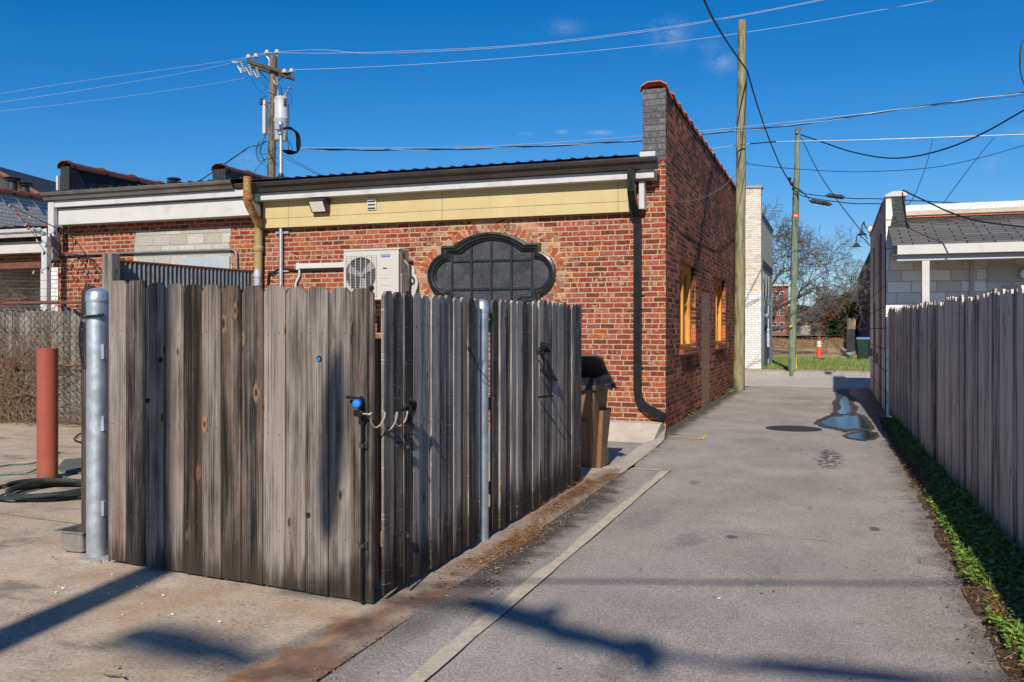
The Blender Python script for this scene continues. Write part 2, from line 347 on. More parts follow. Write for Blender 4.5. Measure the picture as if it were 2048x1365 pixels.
def concrete():
    n = N('concrete_pad'); p = n.pos(); x, y, z = n.sep(p)
    ag = n.noise(p, 120., 4, .75); big = n.noise(p, .8, 6, .65); mid = n.noise(p, 5., 5, .6)
    f = n.add(n.add(n.mul(ag, .5), n.mul(n.sub(n.noise(p, 46., 4, .75), .5), .7)), n.add(n.mul(big, .55), n.mul(mid, .3)))
    c = n.ramp(f, [(.46, (.17,.135,.10)), (.66, (.43,.35,.265)), (.90, (.64,.54,.42))])
    c = n.mix(n.step(n.noise(p, 1.5, 5, .6), .48, .66, 0., .5), c, (.42,.29,.17))
    c = n.mix(n.step(n.noise(n.vm('MULTIPLY', p, (.7, 1.6, 1.)), 1.3, 6, .65), .56, .70, 0., .6), c, (.10,.088,.078))
    # cast joints
    j = n.mn(n.math('ABSOLUTE', n.add(n.sub(y, 5.75), n.mul(n.add(x, 7.), .10))), n.mn(n.math('ABSOLUTE', n.sub(y, 9.7)), n.math('ABSOLUTE', n.add(x, 8.5))))
    c = n.mix(n.step(j, .012, .004, 0., .85), c, (.05,.043,.037))
    gt = n.step(n.add(x, n.mul(n.sub(n.noise(p, 4., 4), .5), .1)), -2.52, -2.42); c = n.mix(n.mul(gt, .45), c, (.17,.14,.115))
    k = n.add(n.add(n.sub(x, n.step(y, 3.2, 5.6, -2.52, -2.30)), 0.), n.mul(n.sub(n.noise(p, 2.6, 7, .7), .5), .75))
    rs = n.mul(n.step(k, -.05, .03), n.step(y, 7.2, 4.6)); rc = n.mix(n.step(n.noise(p, 5., 6, .65), .35, .65), (.10,.060,.042), (.24,.125,.078))
    c = n.mix(n.mul(rs, n.step(n.noise(p, 2.6, 6, .65), .36, .60, .15, .85)), c, rc)
    ed = n.mul(n.mul(n.step(k, -.10, -.02), n.step(k, .08, .0)), n.step(y, 4.9, 4.2)); c = n.mix(n.mul(ed, .5), c, (.42,.17,.05))
    M['concrete_pad'] = n.fin(c, .9, .2, h=n.add(ag, n.mul(mid, .4)), dist=.005, strength=.7)
concrete()
plain('concrete_pale', (.47,.42,.35), .9, .2, var=.2, scale=3., bump=.004, dirt=(.33,.29,.24))
plain('concrete_grey', (.30,.285,.265), .9, .2, var=.25, scale=4., bump=.004, dirt=(.18,.165,.15))
plain('concrete_strip', (.52,.455,.36), .9, .2, var=.25, scale=14., bump=.006, dirt=(.36,.31,.24))
plain('grit', (.16,.135,.115), .95, .1, var=.5, scale=60.)
plain('sidewalk', (.43,.335,.26), .9, .2, var=.2, scale=1.5, bump=.004, dirt=(.28,.24,.2))
plain('street_asphalt', (.47,.42,.385), .9, .2, var=.15, scale=1.2, bump=.004, dirt=(.32,.285,.26))
plain('soil', (.10,.065,.04), .95, .1, var=.45, scale=7., bump=.02, dirt=(.04,.03,.022))
plain('earth', (.19,.16,.115), .95, .1, var=.3, scale=.4, bump=.02)
plain('steel_galv', (.50,.55,.60), .42, .5, .75, var=.16, scale=9., dirt=(.42,.46,.50))
plain('steel_corr', (.15,.155,.16), .6, .4, .45, var=.4, scale=4., dirt=(.10,.085,.075))
plain('steel_pan', (.46,.45,.44), .30, .5, .8, var=.15, scale=12., dirt=(.30,.25,.20))
n = N('rust_bollard'); p = n.pos(); z = n.sep(p)[2]
a = n.noise(p, 5., 5, .6); c = n.ramp(a, [(.3, (.27,.066,.042)), (.7, (.34,.088,.054))])
c = n.mix(n.step(n.noise(n.vm('MULTIPLY', p, (1., 1., .25)), 16., 5, .7), .56, .70, 0., .6), c, (.22,.062,.045))
c = n.mix(n.step(n.noise(p, 38., 4, .7), .68, .74, 0., .8), c, (.10,.05,.04)); c = n.mix(n.mul(n.step(z, .16, .0), n.step(n.noise(p, 9., 4), .35, .6)), c, (.16,.085,.055))
M['rust_bollard'] = n.fin(c, .68, .25, h=n.noise(p, 38., 4, .7), dist=.002)
plain('rust_pipe', (.30,.25,.11), .7, .3, .1, var=.25, scale=2.2, bump=.003, dirt=(.36,.12,.03))
n = N('drain_paint'); p = n.pos(); z = n.sep(p)[2]; q = n.noise(p, 7., 5, .65)
c = n.ramp(n.noise(p, 2.5, 4), [(.3, (.22,.20,.085)), (.7, (.36,.30,.13))])
c = n.mix(n.step(n.add(q, n.step(z, 3.2, 3.9, 0., .16)), .54, .64, 0., .9), c, n.ramp(n.noise(p, 14., 4), [(.35, (.15,.05,.018)), (.65, (.40,.135,.03))]))
M['drain_paint'] = n.fin(c, .75, .25, h=q, dist=.004)
plain('rust_steel', (.16,.065,.045), .8, .3, .2, var=.35, scale=8., bump=.002, dirt=(.10,.04,.03))
plain('black_metal', (.011,.012,.013), .42, .22, var=.15, scale=8.)
plain('dark_metal', (.040,.040,.044), .5, .4, .2, var=.2, scale=5.)
plain('window_black', (.012,.014,.0145), .35, .5, var=.15, scale=9.)
plain('gutter_bronze', (.045,.040,.037), .38, .5, .35, var=.2, scale=2.)
plain('gutter_grey', (.13,.118,.105), .5, .4, .3, var=.3, scale=1.4, dirt=(.22,.20,.18))
plain('white_paint', (.50,.49,.47), .55, .3, var=.06, scale=2., dirt=(.42,.40,.37))
plain('white_trim', (.48,.48,.48), .5, .3, var=.06, scale=2., dirt=(.36,.355,.35))
plain('white_plastic', (.46,.44,.40), .4, .4, var=.04, scale=3.)
plain('grey_plastic', (.22,.23,.24), .5, .4, var=.1, scale=6.)
plain('grey_pvc', (.36,.39,.42), .5, .4, var=.1, scale=6.)
plain('ac_side', (.30,.26,.22), .6, .3, var=.3, scale=14., dirt=(.16,.12,.09))
n = N('yellow_siding'); p = n.pos(); x, y, z = n.sep(p)
c = n.ramp(n.noise(p, 2., 5, .6), [(.3, (.44,.345,.16)), (.7, (.50,.40,.20))])
c = n.mix(n.step(n.noise(n.comb(n.mul(x, 14.), 0., n.mul(z, 1.2)), 1., 5, .65), .54, .72, 0., .4), c, (.36,.29,.14))
c = n.mix(n.step(n.noise(n.comb(n.mul(x, 1.), 3., n.mul(z, 1.)), 17., 3, .6), .70, .73, 0., .8), c, (.70,.66,.56))
c = n.mix(n.step(n.math('ABSOLUTE', n.sub(n.math('FRACT', n.math('DIVIDE', n.add(x, 20.), 3.05)), .5)), .004, .002, 0., .6), c, (.22,.17,.09))
M['yellow_siding'] = n.fin(c, .6, .3)
plain('tile_red', (.42,.12,.055), .65, .3, var=.3, scale=4., bump=.003, dirt=(.16,.06,.04))
plain('tile_brown', (.14,.05,.032), .5, .4, var=.35, scale=5., bump=.003, dirt=(.07,.035,.03))
plain('membrane', (.020,.020,.022), .55, .4, var=.4, scale=2.5, bump=.02, dirt=(.045,.043,.042))
plain('roof_metal', (.035,.04,.05), .45, .4, .3, var=.2, scale=2.)
plain('wire_black', (.012,.012,.013), .6, .3, var=.1)
plain('wire_pale', (.40,.43,.47), .5, .4, .2, var=.1)
plain('wire_grey', (.20,.21,.22), .5, .4, .4, var=.2)
plain('porcelain', (.52,.55,.58), .25, .5, var=.12, scale=20.)
plain('porcelain_grey', (.26,.29,.31), .3, .5, var=.15, scale=20.)
plain('transformer_grey', (.44,.46,.48), .4, .4, var=.05, scale=3.)
plain('crossarm_wood', (.085,.065,.048), .85, .2, var=.4, scale=9., bump=.006)
plain('cart_brown', (.20,.115,.06), .55, .35, var=.12, scale=5., dirt=(.14,.085,.048))
plain('cart_lid', (.055,.045,.037), .5, .4, var=.2, scale=5.)
plain('cart_green', (.006,.028,.018), .5, .4, var=.15, scale=5.)  # green darkened so the colour carries the brick building's shade
plain('lid_blue', (.06,.16,.30), .45, .4, var=.1, scale=5.)
plain('bag_plastic', (.012,.013,.016), .22, .6, var=.3, scale=20., bump=.02)
plain('hose_green', (.026,.034,.030), .45, .4, var=.2, scale=10.)
plain('hose_light', (.05,.17,.11), .5, .4, var=.2, scale=10.)
plain('mat_green', (.13,.16,.14), .9, .2, var=.4, scale=30., bump=.01)
plain('blue_plastic', (.0,.16,.62), .35, .5, var=.05)
plain('cable_clear', (.34,.29,.25), .35, .5, var=.15, scale=40.)
plain('orange_plastic', (.80,.075,.02), .5, .4, var=.08, scale=4.)
plain('reflective_white', (.8,.8,.8), .5, .4, var=.04)
plain('yellow_plastic', (.72,.52,.03), .5, .4, var=.06)
plain('yellow_paint', (.68,.47,.06), .8, .2, var=.25, scale=24.)
plain('orange_tag', (.70,.13,.05), .5, .3, var=.08)
plain('bulb_red', (.45,.02,.02), .2, .5, var=.1)
plain('bulb_clear', (.32,.30,.24), .12, .5, var=.1)
plain('lamp_lens', (.75,.70,.60), .25, .5, var=.15, scale=30.)
plain('twig', (.17,.115,.075), .9, .1, var=.45, scale=7.)
plain('twig_grey', (.20,.18,.16), .9, .1, var=.4, scale=7.)
plain('bark', (.125,.108,.095), .9, .1, var=.35, scale=5., bump=.01)
plain('bark_far', (.15,.125,.115), .9, .1, var=.3, scale=2.)
plain('dark_inside', (.02,.017,.015), .9, .1, var=.3)
plain('door_blue', (.34,.39,.42), .5, .3, var=.08, scale=2., dirt=(.28,.32,.35))
plain('stucco_beige', (.45,.38,.28), .9, .1, var=.12, scale=2.)
plain('badge_blue', (.03,.09,.22), .4, .4, var=.05)
plain('badge_text', (.34,.42,.52), .4, .4, var=.05)
plain('iron_cover', (.05,.044,.04), .6, .4, .4, var=.3, scale=14., bump=.004)
plain('paper_white', (.75,.74,.70), .8, .2, var=.1)
def window_glass():
    n = N('glass_seeded'); p = n.pos()
    sp = n.vor(p, 55.); s = n.step(sp.outputs['Distance'], .36, .14); r, g, b = n.sep(sp.outputs['Color'])
    s = n.mul(s, n.step(r, .5, .8))
    c = n.mix(s, n.ramp(n.noise(p, 3., 4), [(.3, (.020,.021,.024)), (.7, (.058,.060,.065))]), n.mix(g, (.23,.22,.22), (.15,.18,.25)))
    M['glass_seeded'] = n.fin(c, .28, .35, h=n.add(n.noise(p, 60., 3), n.mul(s, .6)), dist=.004)
    n = N('glass_dark'); p = n.pos()
    M['glass_dark'] = n.fin(n.ramp(n.noise(p, 2., 2), [(.3, (.02,.024,.03)), (.7, (.05,.06,.07))]), .06, .6)
    n = N('glass_porch'); p = n.pos()
    M['glass_porch'] = n.fin((.03,.035,.04), .05, .6)
    n = N('water'); p = n.pos()
    M['water'] = n.fin((.012,.012,.013), n.step(n.noise(p, 3., 4), .4, .7, .02, .05), .5, h=n.noise(p, 9., 3), dist=.0015)
    n = N('wet_asphalt'); p = n.pos()
    M['wet_asphalt'] = n.fin(n.ramp(n.noise(p, 90., 4, .7), [(.35, (.035,.031,.029)), (.7, (.085,.077,.07))]), n.step(n.noise(p, 6., 4), .35, .65, .5, .8), .3, h=n.noise(p, 120., 3), dist=.003)
window_glass()
def arch_brick():
    n = N('arch_brick'); p = n.pos(); i = n.island(); g = n.noise(p, 55., 4, .65); b = n.noise(p, 11., 4, .6)
    c = n.ramp(i, [(0, (.30,.13,.085)), (.14, (.30,.075,.045)), (.27, (.36,.23,.15)), (.4, (.19,.10,.07)), (.52, (.42,.30,.21)), (.66, (.34,.10,.055)), (.8, (.30,.17,.09)), (.92, (.44,.13,.045))], 'CONSTANT')
    c = n.mix(n.step(g, .3, .75, 0, .5), c, (.16,.09,.06)); c = n.mix(n.step(b, .54, .70, 0., .6), c, (.46,.32,.19))
    M['arch_brick'] = n.fin(c, .88, .2, h=n.add(g, b), dist=.012)
arch_brick()
def shingle():
    n = N('shingle'); p = n.pos(); x, y, z = n.sep(p)
    bt = n.n('ShaderNodeTexBrick', {'offset': .37, 'offset_frequency': 2}, Vector=n.comb(x, n.mul(y, 1.07), 0.), Scale=1.)
    for k, v in (('Mortar Size', .013), ('Brick Width', .42), ('Row Height', .152), ('Mortar Smooth', .1), ('Bias', 0.)): bt.inputs[k].default_value = v
    n.put(bt.inputs['Color1'], (.13,.128,.128)); n.put(bt.inputs['Color2'], (.21,.20,.198)); n.put(bt.inputs['Mortar'], (.02,.02,.02))
    fy = n.math('FRACT', n.math('DIVIDE', n.mul(y, 1.07), .152)); g = n.noise(p, 120., 3, .7)
    c = n.mix(n.step(g, .35, .7, 0., .5), bt.outputs['Color'], (.055,.054,.056))
    M['shingle'] = n.fin(c, .9, .15, h=n.add(n.mul(fy, -.8), n.mul(g, .3)), dist=.02)
shingle()
def leafmat(name, cols, rough=.6):
    n = N(name); i = n.island()
    c = n.ramp(i, [(k/len(cols), c) for k, c in enumerate(cols)], 'CONSTANT')
    M[name] = n.fin(c, rough, .25); return M[name]
leafmat('leaf_weed', [(.09,.22,.025),(.15,.29,.03),(.06,.15,.022),(.20,.32,.045),(.13,.19,.045),(.24,.28,.06)])
leafmat('leaf_grass', [(.07,.16,.02),(.11,.20,.03),(.05,.12,.015),(.20,.19,.07),(.09,.17,.02),(.26,.21,.10)])
leafmat('leaf_dry', [(.30,.17,.08),(.38,.25,.13),(.22,.12,.06),(.45,.32,.18),(.27,.13,.05)])
leafmat('needle', [(.26,.13,.055),(.36,.20,.09),(.20,.095,.045),(.44,.28,.15)])
leafmat('leaf_autumn', [(.16,.045,.015),(.22,.075,.018),(.12,.04,.02),(.045,.045,.012),(.26,.11,.025)])
leafmat('leaf_gold', [(.11,.10,.02),(.17,.11,.02),(.05,.065,.015),(.21,.13,.025),(.03,.045,.014)])
leafmat('leaf_evergreen', [(.018,.035,.012),(.03,.05,.015),(.012,.026,.01),(.04,.06,.018)])
def grass_ground():
    n = N('grass_ground'); p = n.pos(); x, y, z = n.sep(p)
    f = n.add(n.mul(n.noise(p, 1.2, 5, .6), .6), n.mul(n.noise(p, 12., 4, .7), .5))
    c = n.ramp(f, [(.38, (.04,.095,.016)), (.58, (.085,.17,.028)), (.78, (.20,.19,.07))])
    yy = n.add(y, n.mul(n.sub(n.noise(p, .35, 5), .5), 9.))
    c = n.mix(n.step(yy, 47., 51.), c, n.ramp(n.noise(p, .9, 5), [(.35, (.40,.25,.13)), (.65, (.62,.44,.25))]))
    M['grass_ground'] = n.fin(c, .95, .1, h=n.noise(p, 20., 4, .7), dist=.05)
    n = N('dry_bank'); p = n.pos()
    f = n.add(n.mul(n.noise(p, .8, 5, .65), .6), n.mul(n.noise(p, 5., 5, .7), .5))
    c = n.ramp(f, [(.36, (.15,.14,.05)), (.5, (.34,.24,.12)), (.7, (.52,.35,.18))])
    M['dry_bank'] = n.fin(c, .95, .1, h=n.noise(p, 6., 5, .7), dist=.2)
    n = N('far_wood'); p = n.pos()
    c = n.ramp(n.noise(p, .25, 6, .7), [(.3, (.055,.048,.05)), (.6, (.11,.095,.09)), (.8, (.15,.11,.09))])
    M['far_wood'] = n.fin(c, 1., 0., h=n.noise(p, .6, 6, .7), dist=2.)
grass_ground()
# ================================================================== CAMERA, SKY, SUN
cam = bpy.data.objects.new('camera', bpy.data.cameras.new('camera')); COL.objects.link(cam); scene.camera = cam
cam.location = (0, 0, H); cam.rotation_euler = (R(90), 0, YAW)
cam.data.sensor_width = 36; cam.data.lens = F/2048*36; cam.data.shift_y = -(682.5-CV)/2048
cam.data.clip_start = .05; cam.data.clip_end = 2000
SUN_EL, SUN_AZ = R(33.2), R(8.4)
w = bpy.data.worlds.new('World'); scene.world = w; w.use_nodes = True
n = N('', w.node_tree)
sky = n.n('ShaderNodeTexSky', {'sky_type': 'NISHITA', 'sun_disc': False, 'sun_elevation': SUN_EL, 'sun_rotation': R(180)-SUN_AZ, 'air_density': 1.0, 'dust_density': .25, 'ozone_density': 3.2, 'altitude': 300})
gm = n.n('ShaderNodeGamma', Color=sky.outputs[0], Gamma=1.22)
hs = n.n('ShaderNodeHueSaturation', Hue=.5, Saturation=1.18, Value=1., Fac=1., Color=gm.outputs[0])
tc = n.t.nodes.new('ShaderNodeTexCoord').outputs['Generated']
sr = n.n('ShaderNodeSeparateColor', Color=hs.outputs[0]); cc = n.n('ShaderNodeCombineColor')
n.put(cc.inputs[0], n.mx(n.add(n.mul(sr.outputs[0], .67), -.45), .03))
for k, a_, b_, lo_ in ((1, 1.0, .0251, .74), (2, 1.37, .030, .80)):
    g_ = sr.outputs[k]; n.put(cc.inputs[k], n.mx(n.mul(g_, n.sub(a_, n.mul(g_, b_))), n.mul(g_, lo_)))
col = cc.outputs[0]
# thin fair weather wisps, a few directions in the sky
def wisp(u, v, su, sv, amt):
    global col
    a = ray(u); dv = Vector((a[0], a[1], (CV-v)/F)).normalized(); rt = Vector((cs, sn, 0)); up = rt.cross(dv)
    if up.z < 0: up = -up
    a1 = n.math('DIVIDE', n.vm('DOT_PRODUCT', n.vm('SUBTRACT', tc, tuple(dv)), tuple(rt)), su/F)
    a2 = n.math('DIVIDE', n.vm('DOT_PRODUCT', n.vm('SUBTRACT', tc, tuple(dv)), tuple(up)), sv/F)
    r2 = n.math('SQRT', n.add(n.mul(a1, a1), n.mul(a2, a2)))
    front = n.math('GREATER_THAN', n.vm('DOT_PRODUCT', tc, tuple(dv)), .5)
    ns = n.noise(n.vm('ADD', n.vm('MULTIPLY', tc, (1., .7, 1.5)), n.vm('SCALE', n.noisec(tc, 30., 3), .03)), 46., 8, .72)
    m = n.mul(n.mul(n.step(n.add(r2, n.mul(n.sub(ns, .5), 3.2)), 1.1, .0), n.step(ns, .38, .72)), n.mul(front, amt))
    col = n.mix(m, col, (9.5, 10.2, 11.))
for q in ((1340,68,52,38,.55),(1445,126,42,26,.5),(1130,55,50,22,.30),(1200,266,38,8,.6),(1125,264,20,7,.55),(1052,268,20,6,.45),(497,322,34,24,.35),(1418,92,34,22,.25),(1985,330,30,22,.22),(1610,572,90,22,.35),(2040,268,40,20,.3)): wisp(*q)
bg = n.n('ShaderNodeBackground', Color=col, Strength=.0525); o = n.t.nodes.new('ShaderNodeOutputWorld'); n.t.links.new(bg.outputs[0], o.inputs[0])
sd = bpy.data.lights.new('sun', 'SUN'); sd.energy = 4.6; sd.angle = R(.53); sd.color = (1., .915, .80)
so = bpy.data.objects.new('sun', sd); COL.objects.link(so)
to_sun = Vector((math.sin(SUN_AZ)*math.cos(SUN_EL), -math.cos(SUN_AZ)*math.cos(SUN_EL), math.sin(SUN_EL)))
so.rotation_euler = to_sun.to_track_quat('Z', 'Y').to_euler(); so.location = (2, -10, 20)
scene.view_settings.view_transform = 'Standard'; scene.view_settings.look = 'None'; scene.view_settings.exposure = .30; scene.view_settings.gamma = 1
# ================================================================== THE SETTING
def struct(o): o['kind'] = 'structure'; return o
def jag(a, b, n, amp):
    a, b = Vector(a), Vector(b); d = (b-a); pn = Vector((-d.y, d.x)).normalized()
    return [a + d*(i/n) + pn*random.uniform(-amp, amp)*(0 < i < n) for i in range(n)]
struct(flat('ground', M['earth'], None, [(-400,-300),(400,-300),(400,600),(-400,600)], -.34))
edge = jag((.75,-30), (.75,2.), 60, .02) + jag((.75,2.), (.75,13.9), 190, .035) + jag((.75,13.9), (.9,17.05), 14, .03) + [Vector((.87,25.8))]
left = jag((-2.49,14.03), (-2.28,12.9), 6, .02) + jag((-2.28,12.9), (-2.17,9.9), 14, .03) + jag((-2.17,9.9), (-2.18,-30), 90, .014)
alley_pts = [Vector((-2.18,-30))] + edge + [Vector((-2.49,25.8))] + left
me_ = MB(); me_.prism([(p.x, p.y, -.12) for p in alley_pts], (0,0,.12)); struct(me_.build('alley', M['asphalt'], None, org=(0,0,0)))
struct(MB().box(-70,70,25.8,31.75,-.2,-.004).build('street', M['street_asphalt']))
struct(MB().box(-40,-2.185,-30,9.9,-.2,-.003).build('concrete_pad', M['concrete_pad']))
struct(MB().box(-40,-6.5,9.9,16,-.2,-.003).build('concrete_pad', M['concrete_pad']))
m = MB(); m.add([(-6.5,9.9,-.1),(-2.5,9.9,-.1),(-2.55,14.03,-.1),(-6.5,14.03,-.1)], [(0,1,2,3)]); m.add([(-6.5,9.9,-.003),(-6.5,14.03,-.003),(-6.5,14.03,-.1),(-6.5,9.9,-.1)], [(0,1,2,3)]); m.add([(-6.5,9.9,-.003),(-2.5,9.9,-.003),(-2.5,9.9,-.1),(-6.5,9.9,-.1)], [(0,1,2,3)])
struct(m.build('concrete_yard', M['concrete_grey']))
lp = [(-2.18,9.55,.004),(-2.20,10.0,-.002),(-2.21,10.6,-.002),(-2.23,11.4,-.002),(-2.27,12.5,-.002),(-2.31,12.95,-.002),(-2.5,13.98,-.002)]
rp = [(-2.48,9.45,.004),(-2.62,9.75,-.02),(-2.62,10.3,-.07),(-2.55,11.2,-.095),(-2.62,12.3,-.095),(-2.64,12.9,-.095),(-2.62,13.9,-.095)]
m = MB(); m.add(lp+rp, [(i, i+1, len(lp)+i+1, len(lp)+i) for i in range(len(lp)-1)]); struct(m.build('concrete_apron', M['concrete_pale']))
# flush concrete strip let into the asphalt
m = MB(); a = [(-1.80+random.uniform(-.016,.016), y*.25) for y in range(-8, 41)]; b = [(-1.718+random.uniform(-.005,.005), y*.25) for y in range(-8, 41)]
m.add([(p[0],p[1],.005) for p in a]+[(p[0],p[1],.005) for p in b], [(i,i+1,len(a)+i+1,len(a)+i) for i in range(len(a)-1)])
m.add([(-2.16,9.92,.005),(-1.73,9.96,.005),(-1.73,10.05,.005),(-2.16,9.99,.005)], [(0,1,2,3)])
struct(m.build('concrete_strip', M['concrete_strip']))
m = MB(); b2 = [(p[0], p[1]) for p in b]; m.add([(p[0],p[1],.004) for p in b2]+[(p[0]+.007+random.uniform(-.004,.005),p[1],.004) for p in b2], [(i,i+1,len(b2)+i+1,len(b2)+i) for i in range(len(b2)-1)])
struct(m.build('joint_crack', M['dark_inside']))
# paint mark by the building corner
m = MB()
def dash(a, b, wd, z=.006, k=6):
    a, b = Vector(a), Vector(b); d = b-a; pn = Vector((-d.y, d.x)).normalized()
    l = [a+d*(i/k)+pn*(wd*(.5+random.uniform(-.15,.15))) for i in range(k+1)]; r = [a+d*(i/k)-pn*(wd*(.5+random.uniform(-.15,.15))) for i in range(k+1)]
    m.add([(p.x,p.y,z) for p in l+r], [(i,i+1,k+1+i+1,k+1+i) for i in range(k)])
g2 = lambda u, v: gnd(u, v).to_2d()
dash(g2(1336,873), g2(1404,880), .05); dash(g2(1404,880), g2(1412,871), .04); dash(g2(1396,883.5), g2(1402,884.5), .04)
struct(m.build('paint_mark', M['yellow_paint']))
# puddle in the low spot
def blob(pts, z, n=6):
    c = crom([(*p, z) for p in pts+pts[:1]], n)[:-1]; return [(p.x+random.uniform(-.014,.014), p.y+random.uniform(-.07,.07)) for p in c]
pts = [g2(*q) for q in ((1626,846),(1640,838),(1662,829),(1667,818),(1665,806),(1672,796),(1671,786),(1682,778),(1696,780),(1700,790),(1711,797),(1708,808),(1718,815),(1712,825),(1730,833),(1750,856),(1738,864),(1712,862),(1690,865),(1664,859),(1650,857),(1634,851))]
struct(flat('wet_asphalt', M['wet_asphalt'], None, blob(pts, 0), .0022))
pts = [g2(*q) for q in ((1641,845),(1652,840),(1668,834),(1680,835),(1692,831),(1706,833),(1716,832),(1727,840),(1738,856),(1722,859),(1706,858),(1690,860),(1672,855),(1656,853))]
struct(flat('puddle', M['water'], None, blob(pts, 0), .0042))
pts = [g2(*q) for q in ((1675,826),(1681,817),(1680,806),(1683,797),(1690,793),(1697,800),(1698,810),(1704,818),(1700,826),(1688,829))]
struct(flat('puddle', M['water'], None, blob(pts, 0), .0042))
pts = [g2(*q) for q in ((1684,871),(1712,863),(1752,865),(1756,878),(1725,883),(1696,878))]
struct(flat('wet_asphalt', M['wet_asphalt'], None, blob(pts, 0), .0022))
pts = [g2(*q) for q in ((1694,871),(1720,866),(1748,868),(1748,876),(1722,879),(1700,876))]
struct(flat('puddle', M['water'], None, blob(pts, 0), .0042))
# verge soil on the right
m = MB(); ys = [y*.3 for y in range(-20, 58)]
for y in ys: pass
vs = []
for y in ys:
    for k, x in enumerate((.62, .8, .95, 1.1, 1.35, 4.)):
        vs.append((x+random.uniform(-.03,.03)*(k > 0), y, (-.03, .012, .03, .035, .04, .04)[k]+random.uniform(-.01,.014)*(0 < k < 5)))
m.add(vs, [(i*6+k, i*6+k+1, (i+1)*6+k+1, (i+1)*6+k) for i in range(len(ys)-1) for k in range(5)])
struct(m.build('verge_soil', M['soil']))
struct(MB().box(3.9,60,-30,25.8,-.3,.03).build('yard_ground', M['earth']))
# far side of the street
struct(MB().box(-70,70,31.75,31.93,-.2,.15).build('kerb', M['concrete_grey'], bevel=.03))
m = MB()
for i in range(-30, 30): m.box(i*1.6+.01, i*1.6+1.59, 31.94, 33.6, -.1, .146)
struct(m.build('sidewalk', M['sidewalk'], bevel=.01))
m = MB(); nx, ny = 40, 30; vs = []
for j in range(ny+1):
    for i in range(nx+1):
        x = -60+120*i/nx; y = 33.6+ (66-33.6)*j/ny
        vs.append((x, y, .15+.03*math.sin(x*.9+y*.5)*(j > 0)+max(0, (y-60))*.02))
m.add(vs, [(j*(nx+1)+i, j*(nx+1)+i+1, (j+1)*(nx+1)+i+1, (j+1)*(nx+1)+i) for j in range(ny) for i in range(nx)])
struct(m.build('grass_lot', M['grass_ground'], smooth=True))
vs = []; m = MB(); ny = 14
for j in range(ny+1):
    for i in range(81):
        x = -60+120*i/80; t = j/ny; y = 65.5+t*9
        vs.append((x, y+random.uniform(-.3,.3), .22+ .60*(t*t*(3-2*t)) + .06*math.sin(x*1.3+j)+random.uniform(-.05,.05)*t))
m.add(vs, [(j*81+i, j*81+i+1, (j+1)*81+i+1, (j+1)*81+i) for j in range(ny) for i in range(80)])
struct(m.build('dry_bank', M['dry_bank'], smooth=True))
struct(MB().add([(-300,74,1.1),(300,74,1.1),(300,420,-.5),(-300,420,-.5)], [(0,1,2,3)]).build('far_ground', M['dry_bank']))
m = MB(); vs = []; NX = 90
for i in range(NX+1):
    x = -330+660*i/NX; hgt = 12+3*math.sin(i*.7)+2.5*math.sin(i*1.9+1)+random.uniform(-1,1)
    vs += [(x, 330, -2), (x, 336, hgt*.7), (x, 352, hgt), (x, 400, hgt*.6)]
m.add(vs, [(i*4+k, (i+1)*4+k, (i+1)*4+k+1, i*4+k+1) for i in range(NX) for k in range(3)])
struct(m.build('wooded_hills', M['far_wood'], smooth=True))
# ================================================================== BRICK BUILDING (the right-hand unit)
FY = 14.04; WX = -2.49; BX = -9.97   # facade plane, alley wall plane, party line with the unit to its left
bb = thing('brick_building', (-6, 20, 0), 'red brick building with yellow eave boards, a grey shaped window and tall tile-capped parapet', 'building')
OX = -5.43; OZ = 2.5
def win_outline(off=0., seg=10):
    """outline of the shaped window (x, z), grown inwards by off: two side lobes, shoulders and a shallow arch top and bottom"""
    q = []
    hw, sh, ax, at, lr = .887-off, .5-off, .66-off, .708-off, .378-off
    lc = .767
    # arch: circle through (+-ax, sh) and (0, at)
    s = at-sh; Rr = (ax*ax+s*s)/(2*s); a0 = math.asin(min(1, ax/Rr))
    top = [(Rr*math.sin(t), at-Rr+Rr*math.cos(t)) for t in [(-a0+2*a0*i/(2*seg)) for i in range(2*seg+1)]]
    a1 = math.acos(max(-1, min(1, (hw-lc)/lr)))
    lobe = [(lc+lr*math.cos(t), lr*math.sin(t)) for t in [a1-2*a1*i/(2*seg) for i in range(2*seg+1)]]
    right = [(hw, sh)] + lobe + [(hw, -sh)]
    bot = [(x, -z) for x, z in reversed(top)]
    leftl = [(-x, z) for x, z in reversed(right)]
    pts = top + right + bot + leftl
    return [(OX+x, OZ+z) for x, z in pts]
# --- facade with the shaped opening, filled as one mesh
def facade_mesh(outer, holes, y, name, mat, parent, depth=.2):
    bm = bmesh.new(); edges = []
    for loop in [outer]+holes:
        vs = [bm.verts.new((x, y, z)) for x, z in loop]
        edges += [bm.edges.new((vs[i], vs[(i+1) % len(vs)])) for i in range(len(vs))]
    bmesh.ops.triangle_fill(bm, use_beauty=True, use_dissolve=False, edges=edges)
    m = MB(); idx = {v: i for i, v in enumerate(bm.verts)}
    m.add([v.co[:] for v in bm.verts], [tuple(idx[v] for v in f.verts) for f in bm.faces]); bm.free()
    for loop in holes:
        k = len(loop); m.add([(x, y, z) for x, z in loop]+[(x, y+depth, z) for x, z in loop], [(i, (i+1) % k, k+(i+1) % k, k+i) for i in range(k)])
    return m
wo = win_outline()
m = facade_mesh([(BX,-.3),(WX,-.3),(WX,4.30),(BX,4.30)], [wo], FY, '', None, None)
m.build('front_wall', M['brick_front'], bb)
